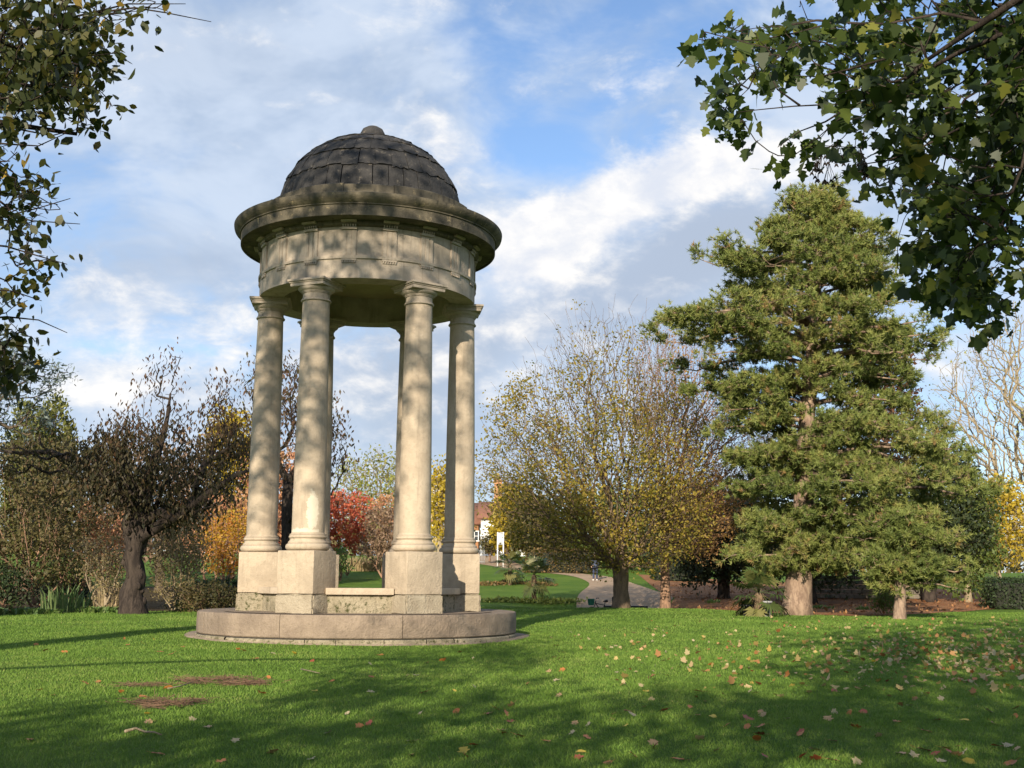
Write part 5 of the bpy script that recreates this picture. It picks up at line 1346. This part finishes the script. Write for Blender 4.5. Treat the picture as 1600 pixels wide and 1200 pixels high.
# ------------------------------------------------------------------ buildings beyond the park
m_white = m_plain('white_render', (.78, .77, .74), .8, var=.05, sc=.6)
m_roof = m_plain('red_brown_tile', (.21, .095, .06), .85, var=.25, sc=3)
m_ybrick = m_plain('yellow_brick', (.46, .35, .17), .9, var=.2, sc=4)
m_obrick = m_plain('orange_brick', (.42, .21, .10), .9, var=.2, sc=4)
m_glass = m_plain('dark_window_glass', (.04, .05, .06), .1)
m_frame = m_plain('white_frame', (.75, .75, .73), .5, var=.03)
def roof_prism(x0, x1, y0, y1, ze, zr, over=.4):
    """pitched roof with its ridge along x, 25 cm thick"""
    ym = (y0 + y1) / 2; gm = G()
    sec = [(y0 - over, ze - .18), (ym, zr), (y1 + over, ze - .18), (y1 + over, ze - .40), (ym, zr - .25), (y0 - over, ze - .40)]
    V = [(x, y, z) for x in (x0 - over, x1 + over) for y, z in sec]
    gm.add(V, [[[i_, (i_ + 1) % 6, 6 + (i_ + 1) % 6, 6 + i_] for i_ in range(6)], [[0, 5, 4, 1], [1, 4, 3, 2], [6, 7, 10, 11], [7, 8, 9, 10]]])
    return gm
def house(name, label, x0, x1, Y, dep, ze, zr, wall_m, roof_m, wins, chim=None, gable=True):
    xc = (x0 + x1) / 2; zb = gf(xc, Y) - .3; base = np.array([xc, Y, gf(xc, Y)])
    root = tag(empty(name, base), label, 'house')
    gm = G(); ym = Y + dep / 2
    V = [(x0, Y, zb), (x1, Y, zb), (x1, Y, ze), (x0, Y, ze), (x0, Y + dep, zb), (x1, Y + dep, zb), (x1, Y + dep, ze), (x0, Y + dep, ze), (x0, ym, zr - .3), (x1, ym, zr - .3)]
    gm.add(V, [[[0, 1, 2, 3], [5, 4, 7, 6]], [[1, 5, 6, 9, 2], [4, 0, 3, 8, 7]]])
    gm.build('wall', wall_m, root, base)
    rf = roof_prism(x0, x1, Y, Y + dep, ze, zr).build('roof', roof_m, root, base)
    if chim:
        for (cx_, h_) in chim:
            cg = G(); cg.box((cx_, ym, zr + h_ / 2 - .4), (.9, .7, h_ + .8), 0, .03); cg.box((cx_, ym, zr + h_ + .05), (1.05, .85, .16), 0, .03)
            for s_ in (-.22, .22): cg.lathe([[(.12, zr + h_ + .1), (.10, zr + h_ + .5), (.07, zr + h_ + .5)]], 10, (cx_ + s_, ym, 0))
            co = cg.build('chimney', m_obrick, None, base); co.location = (0, 0, 0); co.parent = rf
    for (wx, wz, ww, wh) in wins:
        fg = G()
        for dx, dz, sx, sz in ((0, wh / 2, ww + .14, .09), (0, -wh / 2, ww + .24, .10), (-ww / 2, 0, .08, wh), (ww / 2, 0, .08, wh), (0, 0, .05, wh), (0, 0, ww, .05)):
            fg.box((wx + dx, Y - .035, wz + dz), (sx, .09, sz), 0, .006)
        fo = fg.build('window', m_frame, root, base)
        pg = G(); pg.box((wx, Y - .012, wz), (ww - .02, .03, wh - .02)); po = pg.build('pane', m_glass, None, base); po.location = (0, 0, 0); po.parent = fo
    return root
X = lambda px, Y: float(at(px, 860, Y)[0])
Z = lambda py, Y: float(at(800, py, Y)[2])
house('white_house', 'white rendered house with a red-brown roof behind the sign', X(751, 130), X(842, 130), 130.0, 7.0, Z(806, 130), Z(781, 130), m_white, m_roof, [(X(782, 130), Z(826, 130), 1.0, 1.2), (X(815, 130), Z(826, 130), 1.0, 1.2), (X(832, 130), Z(848, 130), .9, 1.1)], [(X(777, 130), 2.3)])
house('brick_house', 'lower dark brick house with tiled roof left of the white house', X(716, 134), X(747, 134), 134.0, 7.0, Z(815, 134), Z(783, 134), m_obrick, m_roof, [(X(741, 134), Z(838, 134), .9, 1.1)])
house('yellow_building', 'tall yellow brick building with upright piers between the right columns', X(640, 165), X(699, 165), 165.0, 9.0, Z(752, 165), Z(742, 165), m_ybrick, m_roof, [(X(p_, 165), Z(q_, 165), .8, 2.2) for p_ in (680, 686.5, 693) for q_ in (772, 800, 828)])

# sign, railing
m_wpaint = m_plain('white_paint', (.80, .80, .79), .5, var=.04); m_signgrey = m_plain('sign_grey', (.42, .44, .47), .5, var=.06)
Y = 92.0; x0, x1 = X(777.5, Y), X(786.5, Y); zg = gf(x0, Y); base = np.array([(x0 + x1) / 2, Y, zg])
sg = tag(empty('sign_board', base), 'white two-post notice board with a blank grey panel beside the path', 'sign')
for xx in (x0, x1):
    pg = G(); pg.path([(xx, Y, zg - .1), (xx, Y, Z(831.5, Y))], .05, 10); pg.build('post', m_wpaint, sg, base)
pg = G(); pg.box(((x0 + x1) / 2, Y - .03, (Z(832, Y) + Z(851, Y)) / 2), (x1 - x0 - .07, .04, Z(832, Y) - Z(851, Y)), 0, .01); pg.build('panel', m_signgrey, sg, base)
m_rail = m_plain('grey_steel', (.22, .23, .24), .5, .3)
Y = 99.0; x0, x1 = X(741, Y), X(757, Y); zg = gf((x0 + x1) / 2, Y); rg = G()
for z_ in (.15, 1.05): rg.box(((x0 + x1) / 2, Y, zg + z_), (x1 - x0, .05, .05), 0, .006)
for q in np.linspace(x0, x1, 8): rg.box((q, Y, zg + .55), (.03, .03, 1.12), 0, .004)
tag(rg.build('railing', m_rail, None, (x0, Y, zg)), 'short grey upright-bar railing by the path left of the sign', 'railing')

# dry stone wall in the shade behind the pines
rng = np.random.default_rng(410); Y = 60.0; x0, x1 = X(1262, Y), X(1440, Y); wg = G(); zt = 0
for r_ in range(5):
    x = x0 + rng.uniform(-.2, 0)
    while x < x1:
        w_ = rng.uniform(.28, .62); h_ = .23; z_ = gf(x, Y) + .02 + r_ * h_
        wg.box((x + w_ / 2, Y + rng.normal(0, .015), z_ + h_ / 2), (w_ - .018, .42 + rng.uniform(-.03, .03), h_ - .014), rng.normal(0, .02), .03); x += w_
tag(wg.build('stone_wall', m_stone('dark_wall_stone', (.20, .17, .14), (.13, .115, .09), (.05, .05, .04), .4, 30, .8, moss=.3), None, (x0, Y, gf(x0, Y))), 'low dry stone wall in the deep shade behind the pines', 'wall')

# planters by the right fan palm
m_black = m_plain('black_plastic', (.016, .016, .018), .45); m_granite = m_plain('grey_granite', (.27, .27, .28), .8, var=.3, sc=40)
def planter(label, px, pyb, Y, w, h, mat):
    x = float(at(px, pyb, Y)[0]); z = gf(x, Y); gm = G(); k = w / 2
    for a, b_ in (((0, .80), (h - .05, 1.0)), ((h - .05, 1.12), (h, 1.12))):
        pass
    prof = [(k * .80, -.03), (k * .98, h - .06), (k * 1.14, h - .055), (k * 1.14, h), (k * .95, h), (k * .9, h - .08), (.01, h - .08)]
    V = []; F = []
    for r_, z_ in prof: V += [(x + r_ * s_, Y + r_ * t_, z + z_) for s_, t_ in ((-1, -1), (1, -1), (1, 1), (-1, 1))]
    for i_ in range(len(prof) - 1): F += [[4 * i_ + j_, 4 * i_ + (j_ + 1) % 4, 4 * i_ + 4 + (j_ + 1) % 4, 4 * i_ + 4 + j_] for j_ in range(4)]
    gm.add(V, [F]); return tag(gm.build('planter', mat, None, (x, Y, z)), label, 'planter')
planter('black square pot left of the fan palm stump', 1167, 955, 38.9, .34, .36, m_black)
planter('tall grey square pot right of the fan palm stump', 1199, 958, 38.4, .24, .50, m_granite)

# ------------------------------------------------------------------ bench, bicycle and bag in the dip
Y = 52.0; bx0, bx1 = X(944, Y), X(1010, Y); bx = (bx0 + bx1) / 2; zg = gf(bx, Y); base = np.array([bx, Y, zg])
be = tag(empty('park_bench', base), 'black backless slatted bench behind the field maple trunk', 'bench')
st = G()
for k in range(5): st.box((bx, Y - .2 + .1 * k, zg + .47), (bx1 - bx0, .085, .045), 0, .008)
st.box((bx, Y - .24, zg + .415), (bx1 - bx0, .03, .07), 0, .006); st.box((bx, Y + .24, zg + .415), (bx1 - bx0, .03, .07), 0, .006)
st.build('seat', m_black, be, base)
for s_ in (-.42, .42):
    for t_ in (-.2, .2):
        lg_ = G(); lg_.path([(bx + s_ * (bx1 - bx0), Y + t_ * 1.1, zg - .05), (bx + s_ * (bx1 - bx0), Y + t_, zg + .44)], .028, 8); lg_.build('leg', m_black, be, base)
gm = G(); bg = np.array([X(961, Y), Y - .02, zg + .495])
bm = bmesh.new(); bmesh.ops.create_cube(bm, size=1); bmesh.ops.scale(bm, vec=(.30, .20, .44), verts=bm.verts); bmesh.ops.bevel(bm, geom=list(bm.edges), offset=.07, segments=3, affect='EDGES')
bmesh.ops.translate(bm, vec=tuple(bg + [0, 0, .22]), verts=bm.verts); gm.bm(bm)
gm.box(tuple(bg + [0, -.11, .15]), (.22, .07, .20), 0, .025)
gm.path([bg + [-.05, 0, .43], bg + [-.03, 0, .49], bg + [.03, 0, .49], bg + [.05, 0, .43]], .012, 6)
for s_ in (-.08, .08): gm.path([bg + [s_, .09, .40], bg + [s_ * 1.3, .14, .28], bg + [s_ * 1.3, .13, .08]], .016, 6)
sm(tag(gm.build('rucksack', m_plain('black_cloth', (.02, .02, .023), .9), None, bg), 'black rucksack standing on the bench beside the tree trunk', 'bag'), 40)
m_tyre = m_plain('tyre_rubber', (.018, .018, .018), .8); m_steel = m_plain('bare_steel', (.45, .45, .46), .35, .9); m_bikepaint = m_plain('black_frame_paint', (.03, .03, .035), .35); m_greenbox = m_plain('green_basket', (.04, .22, .15), .55)
Y = 51.2; xf, xr_ = X(924, Y), X(924, Y) + .78; zg = gf((xf + xr_) / 2, Y); R_ = .20; base = np.array([(xf + xr_) / 2, Y, zg])
bk = tag(empty('bicycle', base), 'small black bicycle with a green front basket beside the bench', 'bicycle')
P = lambda x, z, y=0: (x, Y + y, zg + z)
for wx in (xf, xr_):
    tg = G(); th = np.linspace(0, 2 * math.pi, 29)
    tg.path([P(wx + R_ * math.cos(q), R_ + .01 + R_ * math.sin(q)) for q in th], .022, 8, cap=False); wo = tg.build('wheel', m_tyre, bk, base)
    sp_ = G(); sp_.path([P(wx + (R_ - .03) * math.cos(q), R_ + .01 + (R_ - .03) * math.sin(q)) for q in th], .009, 6, cap=False)
    for q in np.linspace(0, 2 * math.pi, 17)[:-1]: sp_.tubes([P(wx, R_ + .01, .02 * math.sin(q * 3))], [P(wx + (R_ - .03) * math.cos(q), R_ + .01 + (R_ - .03) * math.sin(q))], .0022, .0022, 3)
    sp_.tubes([P(wx, R_ + .01, -.04)], [P(wx, R_ + .01, .04)], .02, .02, 8)
    so = sp_.build('rim', m_steel, None, base); so.location = (0, 0, 0); so.parent = wo
fg = G(); hd = P(xf + .17, .58); bb = P(xf + .42, .22); stp = P(xf + .56, .50); rx = P(xr_, .21)
for a, b_, r_ in ((hd, bb, .020), (hd, stp, .017), (bb, stp, .018), (stp, rx, .010), (bb, rx, .011)): fg.tubes([a], [b_], r_, r_, 8)
for s_ in (-.05, .05): fg.tubes([P(xf + .14, .50, s_)], [P(xf, .21, s_)], .013, .011, 8)
fg.tubes([P(xf + .13, .48)], [P(xf + .19, .70)], .018, .018, 8)
fg.build('frame', m_bikepaint, bk, base)
hg = G(); hg.path([P(xf + .26, .80, -.27), P(xf + .21, .80, -.16), P(xf + .18, .74, -.05), P(xf + .18, .74, .05), P(xf + .21, .80, .16), P(xf + .26, .80, .27)], .013, 8); hg.path([P(xf + .30, .80, -.29), P(xf + .22, .80, -.19)], .018, 8); hg.path([P(xf + .30, .80, .29), P(xf + .22, .80, .19)], .018, 8)
hg.build('handlebar', m_bikepaint, bk, base)
sd = G(); sd.tubes([P(xf + .555, .48)], [P(xf + .585, .64)], .014, .014, 8); sd.path([P(xf + .48, .665), P(xf + .55, .67), P(xf + .64, .675), P(xf + .70, .68)], [.018, .03, .06, .055], 10); sd.build('saddle', m_black, bk, base)
cg = G(); bx_ = xf - .02
for z_ in np.linspace(.50, .76, 6):
    hw = .10 + (z_ - .5) * .14; cg.path([P(bx_ - hw, z_, -hw * 1.2), P(bx_ + hw, z_, -hw * 1.2), P(bx_ + hw, z_, hw * 1.2), P(bx_ - hw, z_, hw * 1.2), P(bx_ - hw, z_, -hw * 1.2)], .007, 5)
for s_ in np.linspace(-1, 1, 9):
    for t_ in (-1, 1):
        cg.tubes([P(bx_ + s_ * .10, .50, t_ * .12)], [P(bx_ + s_ * .137, .76, t_ * .164)], .011, .011, 4); cg.tubes([P(bx_ + t_ * .10, .50, s_ * .12)], [P(bx_ + t_ * .137, .76, s_ * .164)], .011, .011, 4)
cg.box(P(bx_, .505), (.20, .24, .012)); cg.tubes([P(bx_ + .1, .6)], [P(xf + .17, .62)], .012, .012, 6)
cg.build('basket', m_greenbox, bk, base)

# ------------------------------------------------------------------ the person on the path
m_skin = m_plain('skin', (.52, .33, .24), .6, var=.08); m_jacket = m_plain('blue_grey_jacket', (.05, .065, .105), .85, var=.2, sc=20); m_jeans = m_plain('dark_blue_jeans', (.035, .045, .085), .9, var=.2, sc=30)
m_hair = m_plain('dark_hair', (.035, .026, .02), .7); m_shoe = m_plain('pale_trainers', (.62, .62, .60), .6)
def skin_mesh(name, pts, edges, radii, mat, parent, root=0, sub=2):
    me = bpy.data.meshes.new(name); me.from_pydata([tuple(p) for p in pts], edges, []); me.materials.append(mat)
    o = bpy.data.objects.new(name, me); COL.objects.link(o); o.parent = parent
    md = o.modifiers.new('skin', 'SKIN'); md.use_smooth_shade = True
    sv = me.skin_vertices[0] if me.skin_vertices else None
    if sv is None:
        bpy.context.view_layer.objects.active = o; bpy.ops.mesh.customdata_skin_add(); sv = me.skin_vertices[0]
    for i_, r_ in enumerate(radii):
        sv.data[i_].radius = r_ if isinstance(r_, tuple) else (r_, r_); sv.data[i_].use_root = (i_ == root)
    s_ = o.modifiers.new('sub', 'SUBSURF'); s_.levels = sub; s_.render_levels = sub
    return o
pp = on(930, 907.3); pers = tag(empty('person', pp, .35), 'person in a blue-grey jacket and jeans standing on the gravel path', 'person')
# local frame: y is the way the person faces (away from the lawn)
bp = {'pel': (0, 0, .93), 'wai': (0, .0, 1.08), 'che': (0, .0, 1.30), 'nk0': (0, -.01, 1.45), 'nk1': (0, .01, 1.53), 'hd0': (0, .03, 1.60), 'hd1': (0, .03, 1.68), 'hd2': (0, .02, 1.73), 'nose': (0, .115, 1.625), 'jaw': (0, .075, 1.575)}
nm = list(bp); pts = [bp[n_] for n_ in nm]; rd = [(.155, .11), (.14, .10), (.165, .11), .06, .052, .078, .09, .055, .014, .042]
ed = [(0, 1), (1, 2), (2, 3), (3, 4), (4, 5), (5, 6), (6, 7), (5, 8), (5, 9)]
def chain(parent, ch):
    global pts, rd, ed
    last = parent
    for p_, r_ in ch: pts.append(p_); rd.append(r_); ed.append((last, len(pts) - 1)); last = len(pts) - 1
    return last
for s_ in (-1, 1):
    chain(0, [((s_ * .10, 0, .86), .085), ((s_ * .12, .01 + .02 * s_, .50), .056), ((s_ * .13, -.02 + .03 * s_, .10), .038), ((s_ * .135, .02 + .03 * s_, .045), .035), ((s_ * .145, .12 + .03 * s_, .03), .03)])
    w_ = chain(2, [((s_ * .18, 0, 1.40), .055), ((s_ * .225, -.03, 1.12), .042), ((s_ * .205, .07, .90), .030)])
    pal = chain(w_, [((s_ * .20, .095, .845), .034), ((s_ * .198, .11, .80), .034)])
    for f_ in range(4):
        fx = (f_ - 1.5) * .019
        chain(pal, [((s_ * .198, .11 + fx, .775), .0105), ((s_ * .193, .112 + fx, .742 - .006 * (1.5 - abs(f_ - 1.3))), .0095), ((s_ * .183, .110 + fx, .715 - .010 * (1.5 - abs(f_ - 1.3))), .008)])
    chain(pal - 1, [((s_ * .185, .132, .815), .012), ((s_ * .178, .145, .785), .010)])
    chain(5, [((s_ * .088, .02, 1.625), .02)])
skin_mesh('person_body', pts, ed, rd, m_skin, pers, 0)
pts = [(0, 0, .86), (0, 0, 1.05), (0, 0, 1.28), (0, -.005, 1.42), (0, .0, 1.485)]; rd = [(.185, .135), (.165, .125), (.19, .135), (.12, .09), .075]; ed = [(0, 1), (1, 2), (2, 3), (3, 4)]
for s_ in (-1, 1): chain(2, [((s_ * .19, 0, 1.39), .075), ((s_ * .228, -.03, 1.12), .062), ((s_ * .207, .065, .915), .048)])
skin_mesh('jacket', pts, ed, rd, m_jacket, pers, 1)
pts = [(0, 0, 1.0), (0, 0, .90)]; rd = [(.155, .115), (.165, .125)]; ed = [(0, 1)]
for s_ in (-1, 1): chain(1, [((s_ * .10, 0, .82), .10), ((s_ * .12, .01 + .02 * s_, .50), .076), ((s_ * .13, -.02 + .03 * s_, .09), .066)])
skin_mesh('trousers', pts, ed, rd, m_jeans, pers, 1)
skin_mesh('hair', [(0, -.03, 1.60), (0, -.015, 1.68), (0, .02, 1.745), (0, .075, 1.725)], [(0, 1), (1, 2), (2, 3)], [(.07, .055), (.096, .085), (.075, .06), (.045, .03)], m_hair, pers, 1)
for s_ in (-1, 1): skin_mesh('shoe', [(s_ * .134, -.05 + .03 * s_, .045), (s_ * .138, .05 + .03 * s_, .045), (s_ * .148, .17 + .03 * s_, .032)], [(0, 1), (1, 2)], [(.045, .045), (.05, .045), (.045, .030)], m_shoe, pers, 1)
